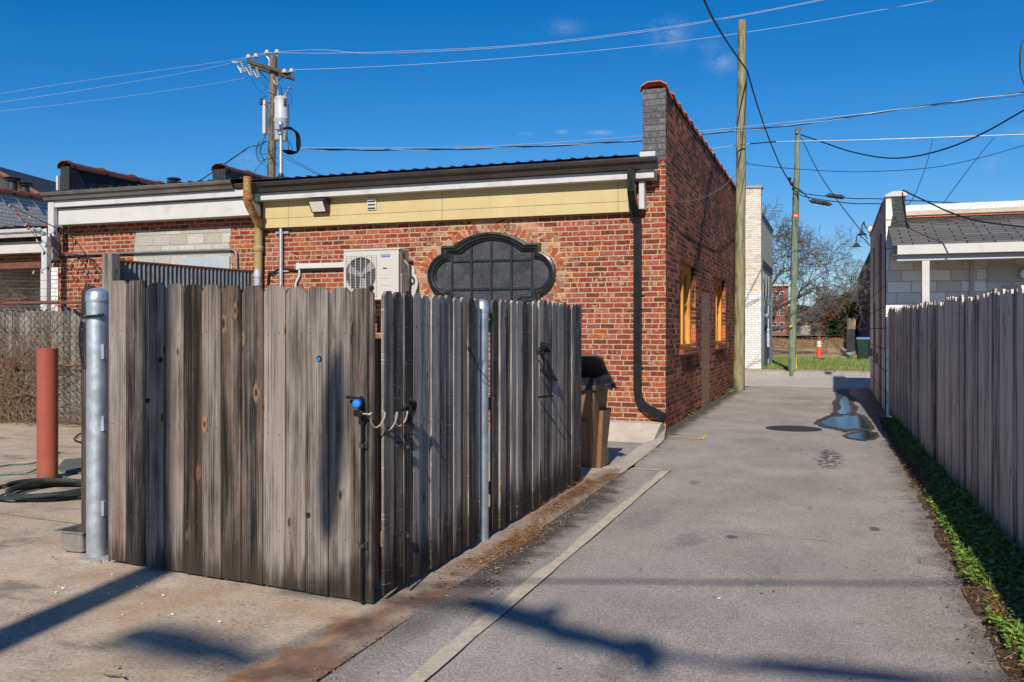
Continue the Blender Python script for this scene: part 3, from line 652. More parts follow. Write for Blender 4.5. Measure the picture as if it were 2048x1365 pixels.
# --- alley wall with two window openings
W1 = (15.42, 17.28, 1.24, 2.76); W2 = (20.35, 22.25, 1.24, 2.76); BY = 25.75; PT = 5.36
def yz_wall(x, y0, y1, z0, z1, opens, depth):
    """wall in the plane x=const with rectangular openings, reveals going to -x by depth"""
    m = MB(); ys = sorted({y0, y1, *[o[0] for o in opens], *[o[1] for o in opens]}); zs = sorted({z0, z1, *[o[2] for o in opens], *[o[3] for o in opens]})
    for i in range(len(ys)-1):
        for j in range(len(zs)-1):
            cy, cz = (ys[i]+ys[i+1])/2, (zs[j]+zs[j+1])/2
            if any(o[0] < cy < o[1] and o[2] < cz < o[3] for o in opens): continue
            m.quad((x, ys[i], zs[j]), (x, ys[i+1], zs[j]), (x, ys[i+1], zs[j+1]), (x, ys[i], zs[j+1]))
    for o in opens:
        c = [(o[0],o[2]),(o[1],o[2]),(o[1],o[3]),(o[0],o[3])]
        for i in range(4):
            a, b = c[i], c[(i+1) % 4]; m.quad((x,*a), (x,*b), (x-depth,*b), (x-depth,*a))
    return m
m = yz_wall(WX, FY, BY, -.3, PT, [W1, W2], .30)
m.quad((WX,BY,-.3),(WX-.36,BY,-.3),(WX-.36,BY,PT),(WX,BY,PT)); m.quad((WX-.36,FY,4.28),(WX-.36,BY,4.28),(WX-.36,BY,PT),(WX-.36,FY,PT)); m.quad((WX,FY,PT),(WX-.36,FY,PT),(WX-.36,BY,PT),(WX,BY,PT))
m.quad((WX,FY,4.28),(WX-.36,FY,4.28),(WX-.36,FY,PT),(WX,FY,PT))
m.build('side_wall', M['brick_side'], bb)
MB().box(BX, WX-.36, BY-.2, BY, -.3, 4.3).build('rear_wall', M['brick_side'], bb)
MB().box(BX, BX+.1, FY+.3, BY-.2, -.3, 4.2).box(BX+.1, WX-.5, FY+.42, FY+.5, -.3, 4.2).box(WX-.62, WX-.5, FY+.5, BY-.2, -.3, 4.2).build('inner_wall', M['dark_inside'], bb)
m = MB()
m.add([(WX+.002,FY-.006,4.24),(WX-.365,FY-.006,4.24),(WX-.365,FY-.006,5.37),(WX+.002,FY-.006,5.37)], [(0,1,2,3)])
m.build('parapet_end', M['paint_grey_brick'], bb)
MB().box(WX-.40, WX-.15, FY-.08, FY-.008, 4.275, 4.375).build('flashing', M['white_paint'], bb, bevel=.01)
# terracotta saddle tiles along the parapet
def coping(x, y0, y1, z, name, mat, parent, wd=.46, L=.30, ang=True):
    m = MB(); k = int((y1-y0)/L); prof = [(-.5,-.06),(-.46,.01),(-.22,.062),(.22,.062),(.46,.01),(.5,-.06)]
    for i in range(k):
        ya = y0+i*L; j = random.uniform(-.008,.008); tl = random.uniform(-.006,.006)
        segs = [(ya, 1.10, .02), (ya+.09, 1.10, .02), (ya+.095, 1.0, 0.), (ya+L+.04, .97, -.004+tl)]
        vs = [(x+j+px*wd*s, yy, z+pz*s+up) for yy, s, up in segs for px, pz in prof]
        vs += [(v[0], v[1], v[2]-.02) for v in vs]
        q = len(prof); t = len(segs)*q
        fs = [(a*q+b, a*q+b+1, (a+1)*q+b+1, (a+1)*q+b) for a in range(len(segs)-1) for b in range(q-1)]
        fs += [tuple(i2+t for i2 in f) for f in fs] + [(b, b+1, t+b+1, t+b) for b in range(q-1)]
        m.add(vs, fs)
    return m.build(name, mat, parent)
coping(WX-.17, FY-.06, BY, PT+.035, 'coping', M['tile_red'], bb, wd=.40, L=.66)
# roof sheet with ribs, white drip edge, fascia boards, gutter, downspout
GZ = 4.27
m = MB(); m.add([(BX,FY-.42,GZ),(WX-.37,FY-.42,GZ),(WX-.37,BY,GZ+.75),(BX,BY,GZ+.75)], [(0,1,2,3)])
x = BX+.1
while x < WX-.5:
    for yy in ((FY-.44, FY-.30), ):
        m.add([(x-.035,FY-.44,GZ),(x-.018,FY-.44,GZ+.020),(x+.018,FY-.44,GZ+.020),(x+.035,FY-.44,GZ),(x-.035,BY,GZ+.75),(x-.018,BY,GZ+.785),(x+.018,BY,GZ+.785),(x+.035,BY,GZ+.75)], [(0,1,5,4),(1,2,6,5),(2,3,7,6),(3,2,1,0)])
    x += .23
m.build('roof', M['roof_metal'], bb)
m = MB(); m.box(BX+.04, WX-.13, FY-.30, FY-.02, 3.92, 4.05); m.build('soffit_trim', M['white_trim'], bb, bevel=.006)
m = MB(); m.box(BX+.10, WX-.50, FY-.10, FY-.012, 3.44, 3.60).add([(BX+.10,FY-.125,3.435),(WX-.50,FY-.125,3.435),(WX-.50,FY-.115,3.60),(BX+.10,FY-.115,3.60),(BX+.10,FY-.10,3.435),(WX-.50,FY-.10,3.435),(WX-.50,FY-.10,3.60),(BX+.10,FY-.10,3.60)], [(0,1,2,3),(0,4,5,1),(0,3,7,4),(1,5,6,2)])
m.add([(BX+.10,FY-.122,3.605),(WX-.50,FY-.122,3.605),(WX-.50,FY-.112,3.92),(BX+.10,FY-.112,3.92),(BX+.10,FY-.01,3.605),(WX-.50,FY-.01,3.605),(WX-.50,FY-.01,3.92),(BX+.10,FY-.01,3.92)], [(0,1,2,3),(0,4,5,1),(0,3,7,4),(1,5,6,2)])
m.build('eave_board', M['yellow_siding'], bb)
MB().box(WX-.385, WX-.30, FY-.20, FY-.01, 3.46, 3.90).build('corner_board', M['white_trim'], bb, bevel=.006)
def gutter(x0, x1, y, z, name, mat, parent, s=1.):
    """K-style trough: profile in (y, z) swept along x"""
    prof = [(0,0),(-.06,0),(-.075,.045),(-.115,.075),(-.125,.11),(-.125,.125),(-.105,.128),(-.105,.115),(-.10,.085),(-.055,.05),(-.05,.012),(-.005,.012),(-.005,.125),(0,.125)]
    m = MB(); m.prism([(x0, y+a*s, z+b*s) for a, b in prof], (x1-x0, 0, 0)); return m.build(name, mat, parent)
gutter(BX-.28, WX-.05, FY-.30, 4.055, 'gutter', M['gutter_bronze'], bb, 1.35)
def downspout(path, w, d, name, mat, parent, bevel=.01):
    m = MB(); P = [Vector(p) for p in path]; vs = []
    for i, p in enumerate(P):
        t = (P[min(i+1,len(P)-1)]-P[max(i-1,0)]).normalized()
        sx = Vector((1,0,0)); a = (sx - t*sx.dot(t)).normalized() if abs(t.x) < .8 else Vector((0,0,1))
        if abs(t.x) >= .8: a = (Vector((0,0,1))-t*t.z).normalized()
        b = Vector((0,-1,0)); b = (b - t*b.dot(t)).normalized()
        a = b.cross(t)
        rib = [(-.5,-.5),(.5,-.5),(.5,.5),(.3,.5),(.25,.42),(.12,.42),(.08,.5),(-.08,.5),(-.12,.42),(-.25,.42),(-.3,.5),(-.5,.5)]
        vs += [p+a*(w*q[0])+b*(d*q[1]) for q in rib]
    k = 12; n_ = len(P)
    fs = [(i*k+j, i*k+(j+1) % k, (i+1)*k+(j+1) % k, (i+1)*k+j) for i in range(n_-1) for j in range(k)]
    fs += [tuple(range(k)), tuple(range((n_-1)*k, n_*k))]
    return m.add(vs, fs).build(name, mat, parent)
dx = -2.955
ds = downspout([(dx+.0,FY-.37,4.08),(dx+.0,FY-.37,3.72),(dx+.005,FY-.33,3.60),(dx+.02,FY-.20,3.45),(dx+.03,FY-.10,3.36),(dx+.035,FY-.075,3.24),(dx+.035,FY-.075,.62),(dx+.05,FY-.08,.50),(dx+.11,FY-.09,.40),(dx+.22,FY-.11,.325),(dx+.47,FY-.15,.215)], .118, .09, 'downspout', M['black_metal'], bb)
for z in (2.1, .95): MB().box(dx-.06, dx+.13, FY-.02, FY+.01, z, z+.03).build('bracket', M['black_metal'], ds)
# shaped window: moulded frame, glass, glazing bars, brick surround
wf = []
m = MB(); loops = [(0., -.015), (0., -.075), (.035, -.085), (.06, -.055), (.085, -.05), (.095, -.02), (.125, .0), (.13, .06)]
ol = [win_outline(o) for o, y in loops]; k = len(ol[0])
vs = [(p[0], FY+loops[i][1], p[1]) for i in range(len(loops)) for p in ol[i]]
m.add(vs, [(i*k+j, i*k+(j+1) % k, (i+1)*k+(j+1) % k, (i+1)*k+j) for i in range(len(loops)-1) for j in range(k)])
win = m.build('window', M['window_black'], bb)
gl = win_outline(.125); m = MB(); m.add([(p[0], FY+.035, p[1]) for p in gl], [tuple(range(k))])
m.build('pane', M['glass_seeded'], win)
m = MB()
for q in (-.36-.36, -.36, 0, .36, .72):
    zt = .53 if abs(q) < .5 else .33
    zt = {0: .555, .36: .47}.get(abs(q), .36)
    m.box(OX+q-.016, OX+q+.016, FY+.002, FY+.034, OZ-zt, OZ+zt)
for q in (-.24, .24): m.box(OX-.74-.24*0, OX+.74, FY+.006, FY+.030, OZ+q-.016, OZ+q+.016)
m.build('glazing_bar', M['window_black'], win)
m = MB()
def stone(px, pz, ang, w, h, y=FY-.004, dpt=.02):
    ca, sa = math.cos(ang), math.sin(ang)
    jit = lambda: random.uniform(-.008, .008)
    m.prism([(px+a*ca-b*sa+jit(), y, pz+a*sa+b*ca+jit()) for a, b in ((-w/2,-h/2),(0,-h/2-.004),(w/2,-h/2),(w/2+.004,0),(w/2,h/2),(0,h/2+.004),(-w/2,h/2),(-w/2-.004,0))], (0, dpt, 0))
# arched course of bricks on end above and below, and round the lobes
Rr = (.66**2+.208**2)/(2*.208); a0 = math.asin(.66/Rr)
for sgn in (1, -1):
    nb = 17
    for i in range(nb):
        t = -a0*1.12+2.24*a0*(i+.5)/nb; rr = Rr+.105
        stone(OX+rr*math.sin(t), OZ+sgn*(.708-Rr+rr*math.cos(t)), -t*sgn, .062, random.uniform(.12,.145))
    m.build('brick_arch', M['arch_brick'], bb); m = MB()
for sgn in (1, -1):
    for i in range(13):
        t = R(72-144*(i+.5)/13); rr = .378+.10
        stone(OX+sgn*(.767+rr*math.cos(t)), OZ+rr*math.sin(t), t if sgn > 0 else math.pi-t, random.uniform(.12,.145), .066)
    for s2 in (1, -1):
        for q in range(3): stone(OX+sgn*(.97+.09*q), OZ+s2*(.56+.05*(q % 2)), random.uniform(-.3,.3), .09, .07)
    m.build('brick_arch', M['arch_brick'], bb); m = MB()
# side windows: timber frames with two sashes
for o in (W1, W2):
    y0, y1, z0, z1 = o; xf = WX-.09
    m = MB(); f = .13
    m.box(xf-.13, xf, y0, y0+f, z0, z1).box(xf-.13, xf, y1-f, y1, z0, z1).box(xf-.13, xf, y0+f, y1-f, z1-f, z1).box(xf-.13, xf+.03, y0+f, y1-f, z0, z0+.07)
    mid = (y0+y1)/2; m.box(xf-.13, xf+.005, mid-.09, mid+.09, z0+.07, z1-f)
    wn = m.build('side_window', M['wood_window'], bb, bevel=.006)
    m = MB()
    for a, b in ((y0+f, mid-.09), (mid+.09, y1-f)):
        zm = (z0+z1)/2
        for za, zb, xo in ((zm, z1-f, -.07), (z0+.07, zm+.05, -.09)):
            m.box(xf-.02+xo, xf+.015+xo, a, a+.05, za, zb).box(xf-.02+xo, xf+.015+xo, b-.05, b, za, zb).box(xf-.02+xo, xf+.015+xo, a+.05, b-.05, zb-.05, zb).box(xf-.02+xo, xf+.015+xo, a+.05, b-.05, za, za+.055)
    m.build('sash', M['wood_window'], wn, bevel=.004)
    MB().box(xf-.118, xf-.112, y0+f, y1-f, z0+.07, z1-f).build('pane', M['glass_dark'], wn)
    m = MB(); yy = y0-.06
    while yy < y1+.04: m.box(WX-.12, WX+.07, yy, yy+.075, z0-.115, z0-.005); yy += .083
    m.build('window_sill', M['brick_side'], bb)
# concrete ramp block at the foot of the corner
m = MB(); m.prism([(-3.45,FY-.01,.125),(-3.45,FY-.28,.115),(-3.45,FY-.95,-.1),(-3.45,FY-.01,-.1)], (.93,0,0))
tag(m.build('concrete_ramp', M['concrete_pale'], None, bevel=.015), 'pale concrete wedge sloping out from the foot of the brick corner below the black downspout', 'concrete wedge')
# ================================================================== LEFT UNIT (white fascia)
LX = -14.55
lb = thing('brick_building', (-12.2, 20, 0), 'red brick unit with wide white fascia and grey block infill, left of the yellow eave', 'building')
LW = LX-.24
MB().quad((LW,FY,-.3),(BX,FY,-.3),(BX,FY,4.2),(LW,FY,4.2)).quad((LW,FY,-.3),(LW,FY+11,-.3),(LW,FY+11,4.2),(LW,FY,4.2)).quad((LW,FY+11,-.3),(BX,FY+11,-.3),(BX,FY+11,4.2),(LW,FY+11,4.2)).build('front_wall', M['brick_front'], lb)
A_ = onY(268,455,FY-.006); B_ = onY(462,530,FY-.006)
m = MB(); zt = 3.50; k = 14
up = [(A_.x+.05+(B_.x-A_.x-.05)*i/k, FY-.006, zt+random.uniform(-.03,.02)) for i in range(k+1)]
rt = [(B_.x+random.uniform(-.05,.03), FY-.006, zt-.1-i*.2) for i in range(9)]; lf = [(A_.x+random.uniform(-.04,.05), FY-.006, 1.6+i*.2) for i in range(8)]
m.prism(up+rt+lf, (0, .02, 0)); m.build('block_infill', M['block_infill'], lb)
MB().box(onY(362,530,FY).x, onY(462,530,FY).x, FY-.05, FY-.012, 2.3, 2.95).build('metal_panel', M['door_blue'], lb, bevel=.008)
m = MB(); m.box(LX-.02, BX-.01, FY-.30, FY-.01, 3.66, 3.98); m.build('fascia_board', M['white_paint'], lb, bevel=.008)
MB().box(LX-.12, BX+.02, FY-.40, FY-.02, 4.0, 4.13).build('eave_trim', M['white_trim'], lb, bevel=.006)
gutter(LX-.22, BX-.30, FY-.40, 4.135, 'gutter', M['gutter_grey'], lb, 1.2)
m = MB(); m.add([(LX-.3,FY-.52,4.295),(BX,FY-.52,4.295),(BX,BY,4.95),(LX-.3,BY,4.95)], [(0,1,2,3)])
x = LX-.1
while x < BX:
    m.add([(x-.035,FY-.54,4.295),(x-.018,FY-.54,4.315),(x+.018,FY-.54,4.315),(x+.035,FY-.54,4.295),(x-.035,BY,4.95),(x-.018,BY,4.985),(x+.018,BY,4.985),(x+.035,BY,4.95)], [(0,1,5,4),(1,2,6,5),(2,3,7,6),(3,2,1,0)]); x += .23
m.build('roof', M['roof_metal'], lb)
# roof parapets wrapped in black membrane with brown coping tiles
def parapet(x, y0, y1, z0, z1, t=.34, kk=1):
    m = MB(); k = 14
    m.add([(x, y0+(y1-y0)*i/k, z0+.0*i) for i in range(k+1)]+[(x+random.uniform(-.01,.02), y0+(y1-y0)*i/k, z1) for i in range(k+1)], [(i,i+1,k+2+i,k+1+i) for i in range(k)])
    m.quad((x-t,y0,z0),(x,y0,z0),(x,y0,z1),(x-t,y0,z1)).quad((x-t,y0,z0),(x-t,y1,z0),(x-t,y1,z1),(x-t,y0,z1)).quad((x-t,y0,z1),(x,y0,z1),(x,y1,z1),(x-t,y1,z1))
    p = m.build('parapet', M['membrane'], lb); coping(x-t/2, y0-.02, y1, z1+.035, 'coping', M['tile_brown'], p, wd=.34, L=.9)
parapet(-14.86, FY+.25, FY+5.2, 4.2, 4.95, .24); parapet(-12.25, FY+1.9, FY+4.6, 4.3, 5.02)
MB().box(-15.14, -15.09, FY+.18, FY+.24, 4.3, 4.75).build('flashing', M['white_trim'], lb)
def vent(u, v0, v1, d, r, label, par=None, elbow=False):
    b = dep(u, v1, d); t = dep(u, v0, d); hh = t.z-b.z
    m = MB(); m.lathe([(r*.62,-.6),(r*.62,hh*.62),(r*1.0,hh*.64),(r*1.15,hh*.74),(r*.62,hh*.78),(r*.62,hh*.84),(r*1.2,hh*.86),(r*.9,hh*.96),(.01,hh)], (b.x, b.y, b.z), 16)
    o = m.build('roof_vent', M['dark_metal'], None, smooth=True); tag(o, label, 'roof vent'); return o
vent(348, 355, 387, 20.5, .14, 'grey mushroom-capped roof vent beside the black parapet on the white-fascia unit')
# orange-yellow painted steel drain pipe at the party line
px = onY(518,480,FY-.1).x
m = MB(); pts = [onY(495,354,FY-.66), onY(495,402,FY-.66), onY(498,411,FY-.62), onY(516,446,FY-.20), onY(518,458,FY-.13), Vector((px,FY-.12,3.0)), Vector((px,FY-.12,0.))]
m.tube(pts, .074, 14); dr = m.build('drain_pipe', M['drain_paint'], lb, smooth=True)
m = MB()
for v, y in ((397, FY-.66),):
    p = onY(496, v, y); m.lathe([(.08,-.04),(.09,-.02),(.09,.02),(.08,.04)], p, 14)
m.build('collar', M['drain_paint'], dr, smooth=True); m = MB()
p = Vector((px, FY-.12, 3.06)); m.lathe([(.08,-.05),(.092,-.03),(.092,.04),(.08,.06)], p, 14); m.build('collar', M['drain_paint'], dr, smooth=True)
# ================================================================== LEFTMOST WHITE BUILDING with a low lean-to
wb = thing('white_building', (-16.6, 16, 0), 'white painted building at the left edge with a low metal eave over a dark opening', 'building')
MB().box(-18.4, -18.0, FY-.3, FY+8, 0, 4.72).build('parapet_wall', M['brick_white'], wb)
coping(-18.2, FY-.3, FY+8, 4.78, 'coping', M['tile_brown'], wb, wd=.5, L=.45)
m = MB(); m.add([(-18,FY-.5,3.62),(-14.82,FY-.5,3.62),(-14.82,FY+6,3.95),(-18,FY+6,3.95)], [(0,1,2,3)])
x = -17.9
while x < -14.9: m.add([(x-.03,FY-.52,3.62),(x,FY-.52,3.665),(x+.03,FY-.52,3.62),(x-.03,FY+6,3.95),(x,FY+6,3.995),(x+.03,FY+6,3.95)], [(0,1,4,3),(1,2,5,4),(0,2,1)]); x += .3
m.build('roof', M['roof_metal'], wb)
gutter(-20, -14.74, FY-.42, 3.43, 'gutter', M['white_trim'], wb, 1.25)
MB().box(-20, -14.93, FY-.3, FY-.02, 3.13, 3.36).build('fascia_board', M['white_paint'], wb, bevel=.006)
# brick front with the dark opening
xr_ = -15.35
m = MB(); m.quad((-22,FY,2.86),(xr_,FY,2.86),(xr_,FY,3.5),(-22,FY,3.5)).quad((xr_,FY,-.1),(LW-.004,FY,-.1),(LW-.004,FY,3.5),(xr_,FY,3.5)); m.build('front_wall', M['brick_front'], wb)
MB().box(-22, xr_+.04, FY-.05, FY+.2, 2.84, 2.98).build('lintel', M['rust_steel'], wb)
m = MB(); m.quad((-22,FY+2.1,-.1),(xr_,FY+2.1,-.1),(xr_,FY+2.1,3.1),(-22,FY+2.1,3.1)); m.quad((xr_,FY+.001,-.1),(xr_,FY+2.1,-.1),(xr_,FY+2.1,3.1),(xr_,FY+.001,3.1)); m.box(xr_, LW-.1, FY-.012, FY-.004, -.1, 2.84); m.build('inner_wall', M['brick_white'], wb)
MB().box(-22, xr_, FY+.05, FY+2.1, 3.1, 3.14).box(-22.1, -22, FY, FY+2.1, 0, 3.1).build('ceiling', M['dark_inside'], wb)
m = MB(); m.box(-14.74, -14.60, FY-.56, FY-.44, .0, 3.42).box(-14.72, -14.57, FY-.42, FY-.32, 3.42, 4.12); m.build('downspout', M['white_trim'], wb, bevel=.012)
MB().box(-14.98, -14.82, FY-.2, FY-.01, 2.98, 3.55).build('corner_board', M['grey_plastic'], wb)
# dark sloped roof of a house behind with two vents
hb = thing('house_roof', (-30, 28, 0), 'dark pitched roof with brown ridge tiles behind the white wall at the left edge', 'building')
a, b, c = dep(-60,318,34), dep(86,398,34), dep(-60,420,34)
m = MB(); m.prism([a, b, c], (-1.5, 6, 0)); m.build('roof', M['dark_metal'], hb)
MB().tube([a+Vector((0,0,.06)), b+Vector((0,0,.06))], .12, 6).build('ridge_tile', M['tile_brown'], hb)
MB().box(b.x-14, b.x-.2, b.y+.2, b.y+6, 0, b.z-.4).build('wall', M['brick_white'], hb)
vent(25, 354, 378, 33, .26, 'stacked-ring roof vent, left one of the pair on the dark pitched roof')
vent(50, 364, 388, 33, .24, 'capped roof vent, right one of the pair on the dark pitched roof')
# ================================================================== THINGS ON THE FACADE
AY = FY-.62   # front face of the heat pump
a = onY(687,500,AY); b = onY(798,500,AY); az1 = a.z; az0 = az1-.86
ac = thing('heat_pump', ((a.x+b.x)/2, AY+.17, az0), 'white outdoor air conditioning unit with round fan grille, mounted on the brick wall', 'air conditioner')
x0, x1 = a.x, b.x; gx1 = x0+.62*(x1-x0)
m = MB(); m.box(x0, x1, AY+.065, AY+.36, az0, az1-.012).box(x0-.008, x1+.008, AY-.006, AY+.37, az1-.03, az1)
m.build('casing', [M['white_plastic']], ac, bevel=.012)
cxx, czz, rr = x0+.315*(x1-x0), az0+.43, .295
# front panel with a round hole
sq = [(x0+.006,az0+.004),(x1-.006,az0+.004),(x1-.006,az1-.034),(x0+.006,az1-.034)]
circ = [(cxx+rr*math.cos(2*math.pi*i/40), czz+rr*math.sin(2*math.pi*i/40)) for i in range(40)]
facade_mesh(sq, [circ], AY, '', None, None, .06).build('front_panel', M['white_plastic'], ac)
m = MB(); m.add([(p[0], AY+.055, p[1]) for p in circ], [tuple(range(40))]); m.build('fan_recess', M['dark_metal'], ac)
m = MB()
for i in range(3):
    t = R(40+120*i); ca, sa = math.cos(t), math.sin(t); q = lambda r, s, y: (cxx+r*ca-s*sa, AY+y, czz+r*sa+s*ca)
    m.add([q(.05,-.03,.03), q(.27,-.09,.018), q(.28,.06,.04), q(.07,.05,.042)], [(0,1,2,3)])
m.lathe([(.001,-.03),(.05,-.025),(.055,0)], (cxx, AY+.04, czz), 14, (0,1,0)); m.build('fan', M['grey_plastic'], ac)
m = MB()
gx0 = x0+.05; gx2 = gx1-.02
for i in range(7):
    xx = gx0+(gx2-gx0)*i/6; m.box(xx-.0045, xx+.0045, AY-.022, AY-.012, az0+.06, az1-.11)
for i in range(26):
    zz = az0+.06+(az1-.17-az0)*i/25; m.box(gx0, gx2, AY-.016, AY-.012, zz-.0012, zz+.0012)
for xx in (gx0, gx2): m.box(xx-.008, xx+.008, AY-.02, AY+.001, az0+.06, az1-.11)
m.build('grille', M['white_plastic'], ac)
MB().box(x1-.33, x1-.165, AY-.006, AY+.001, az1-.145, az1-.105).build('badge', M['badge_blue'], ac)
m = MB(); xx = x1-.318
for wd in (.014,.016,.011,.013,.012,.016,.010,.014):
    m.box(xx, xx+wd, AY-.0075, AY-.0055, az1-.134, az1-.116); xx += wd+.0055
m.build('badge_lettering', M['badge_text'], ac)
MB().box(x1-.30, x1-.225, AY-.002, AY+.02, az1-.345, az1-.325).build('handle_slot', M['dark_inside'], ac)
for q in (.5, .62): MB().box(x1-.35, x1-.17, AY-.003, AY+.001, az1-q-.004, az1-q).build('vent_rib', M['ac_side'], ac)
MB().box(x1-.001, x1+.004, AY+.04, AY+.35, az0+.02, az1-.05).build('side_panel', M['ac_side'], ac)
MB().box(x1+.004, x1+.008, AY+.13, AY+.2, az1-.16, az1-.07).build('label_plate', M['dark_metal'], ac); MB().box(x1+.004, x1+.02, AY+.06, AY+.33, az0+.06, az1-.42).build('valve_cover', M['ac_side'], ac, bevel=.006)
for q in (x0+.1, x1-.14): MB().prism([(q,AY-.02,az0-.045),(q,AY-.02,az0-.002),(q,FY-.004,az0-.002),(q,FY-.004,az0-.5),(q,FY-.05,az0-.5),(q,FY-.05,az0-.045)], (.04,0,0)).build('bracket', M['white_trim'], ac)
# refrigerant line ducts
L0 = onY(597,530,FY-.05)
m = MB(); m.box(L0.x-.02, x0+.12, FY-.085, FY-.006, L0.z-.075, L0.z+.02).box(L0.x-.035, L0.x+.03, FY-.09, FY-.005, L0.z-.095, L0.z+.03)
pts = [(L0.x+.02,FY-.05,L0.z-.08), (L0.x+.02,FY-.05,L0.z-.19), (L0.x-.06,FY-.05,L0.z-.34), (L0.x-.06,FY-.05,0.6)]
m2 = MB(); m2.tube(pts, .022, 8)
o = m.build('line_duct', M['white_paint'], None, bevel=.012); tag(o, 'white rectangular pipe duct running left from the air conditioner across the brick', 'pipe duct'); m2.build('drain_hose', M['white_paint'], o, smooth=True)
E0 = onY(824,545,FY-.05)
m = MB(); m.prism([(E0.x-.18,FY-.09,E0.z-.09),(E0.x+.06,FY-.09,E0.z-.09),(E0.x+.06,FY-.09,E0.z+.03),(E0.x+.03,FY-.09,E0.z+.11),(E0.x-.04,FY-.09,E0.z+.14),(E0.x-.18,FY-.09,E0.z+.14)], (0,.085,0))
o = m.build('pipe_elbow_cover', M['white_paint'], None, bevel=.015); tag(o, 'white elbow cover with insulated pipes bending down, right of the air conditioner', 'pipe cover')
m = MB()
for q in (0., .06): m.tube(crom([(E0.x+.0+q,FY-.06,E0.z-.05),(E0.x+.045+q,FY-.09,E0.z-.22),(E0.x+.0+q,FY-.14,E0.z-.38),(E0.x-.12+q,FY-.22,E0.z-.5),(x1+.03,AY+.2,az0+.1)], 6), .03, 8)
m.build('insulated_pipe', M['white_plastic'], o, smooth=True)
m = MB(); m.tube(crom([(x1+.02,AY+.16,az1-.2),(x1+.08,AY+.2,az1-.32),(E0.x+.0,FY-.15,E0.z-.26),(E0.x+.03,FY-.14,E0.z-.36)], 6), .018, 8); o2 = m.build('flex_conduit', M['grey_plastic'], None, smooth=True); tag(o2, 'dark grey flexible power conduit leaving the side of the air conditioner', 'conduit')
# wall pack light, dryer vent
p = onY(640,412,FY-.2); a2 = p
wl = thing('wall_light', (p.x, FY-.11, p.z-.12), 'bronze wedge-shaped wall light on the yellow eave boards', 'wall light')
w_, hh = .165, .12
prof = [(FY-.125,p.z-hh),(FY-.125,p.z+hh),(FY-.30,p.z+hh),(FY-.345,p.z+hh*.62),(FY-.22,p.z-hh)]
MB().prism([(p.x-w_, y, z) for y, z in prof], (2*w_,0,0)).build('housing', M['gutter_bronze'], wl, bevel=.008)
MB().add([(p.x-w_*.82,FY-.345,p.z+hh*.46),(p.x+w_*.82,FY-.345,p.z+hh*.46),(p.x+w_*.82,FY-.236,p.z-hh*.9),(p.x-w_*.82,FY-.236,p.z-hh*.9)], [(0,1,2,3)]).build('lens', M['lamp_lens'], wl)
p = onY(744,409,FY-.13)
dv = thing('dryer_vent', (p.x, FY-.12, p.z-.09), 'small white louvred vent on the yellow eave boards right of the wall light', 'vent')
MB().box(p.x-.085, p.x+.085, FY-.145, FY-.115, p.z-.1, p.z+.1).build('frame', M['white_paint'], dv, bevel=.006)
for i in range(3): MB().obox((p.x, FY-.155, p.z-.062+.06*i), (1,0,0), (0,1,-.5), (0,.5,1), .07, .016, .004).build('louvre', M['white_paint'], dv)
m = MB()
for i in range(3): m.box(p.x-.07, p.x+.07, FY-.148, FY-.144, p.z-.085+.06*i, p.z-.055+.06*i)
m.build('gap', M['dark_inside'], dv)
# service mast with weatherhead
p = onY(562,430,FY-.07); mx_ = p.x
top = onY(563,262,FY-.07)
sm = thing('service_mast', (mx_, FY-.07, .3), 'galvanised electric service mast with hooded weatherhead rising through the eave', 'service mast')
m = MB(); m.tube([(mx_,FY-.07,.3),(mx_,FY-.07,top.z)], .036, 14); m.build('conduit', M['steel_galv'], sm, smooth=True)
m = MB(); m.lathe([(.05,-.05),(.055,0),(.062,.05),(.06,.12),(.045,.17),(.01,.19)], (mx_,FY-.09,top.z-.02), 14); m.box(mx_-.05, mx_+.05, FY-.2, FY-.1, top.z-.0, top.z+.1); m.build('weatherhead', M['steel_galv'], sm, smooth=True)
MB().lathe([(.14,-.02),(.12,.02),(.055,.06),(.04,.11)], (mx_,FY-.07,4.32), 16).build('roof_boot', M['dark_metal'], sm, smooth=True)
for z in (3.35, 2.65, 2.0): MB().box(mx_-.14, mx_+.14, FY-.045, FY-.006, z-.02, z+.02).build('strut', M['steel_galv'], sm)
# thin galvanised conduit running over the block infill
c0, c1 = onY(115,511,FY-.06), onY(470,499,FY-.06)
m = MB(); m.tube([c0, Vector((c1.x-.1,FY-.06,c1.z)), Vector((c1.x-.03,FY-.06,c1.z-.015)), Vector((c1.x+.02,FY-.06,c1.z-.06)), Vector((c1.x+.035,FY-.06,c1.z-.13)), Vector((c1.x+.035,FY-.06,1.5))], .022, 10)
tag(m.build('wall_conduit', M['wire_grey'], None, smooth=True), 'thin galvanised conduit crossing the grey block infill and bending down', 'conduit')
m = MB(); q = onY(536,560,FY-.05); m.tube(crom([(q.x-.02,FY-.05,1.4),(q.x,FY-.05,q.z),(q.x+.1,FY-.05,q.z+.12),(q.x+.3,FY-.05,q.z+.19),(L0.x+.1,FY-.04,L0.z-.1),(x0+.2,FY-.04,L0.z-.105)], 6), .018, 8)
tag(m.build('cable_run', M['wire_black'], None, smooth=True), 'black cable looping from the mast to below the white pipe duct', 'cable')
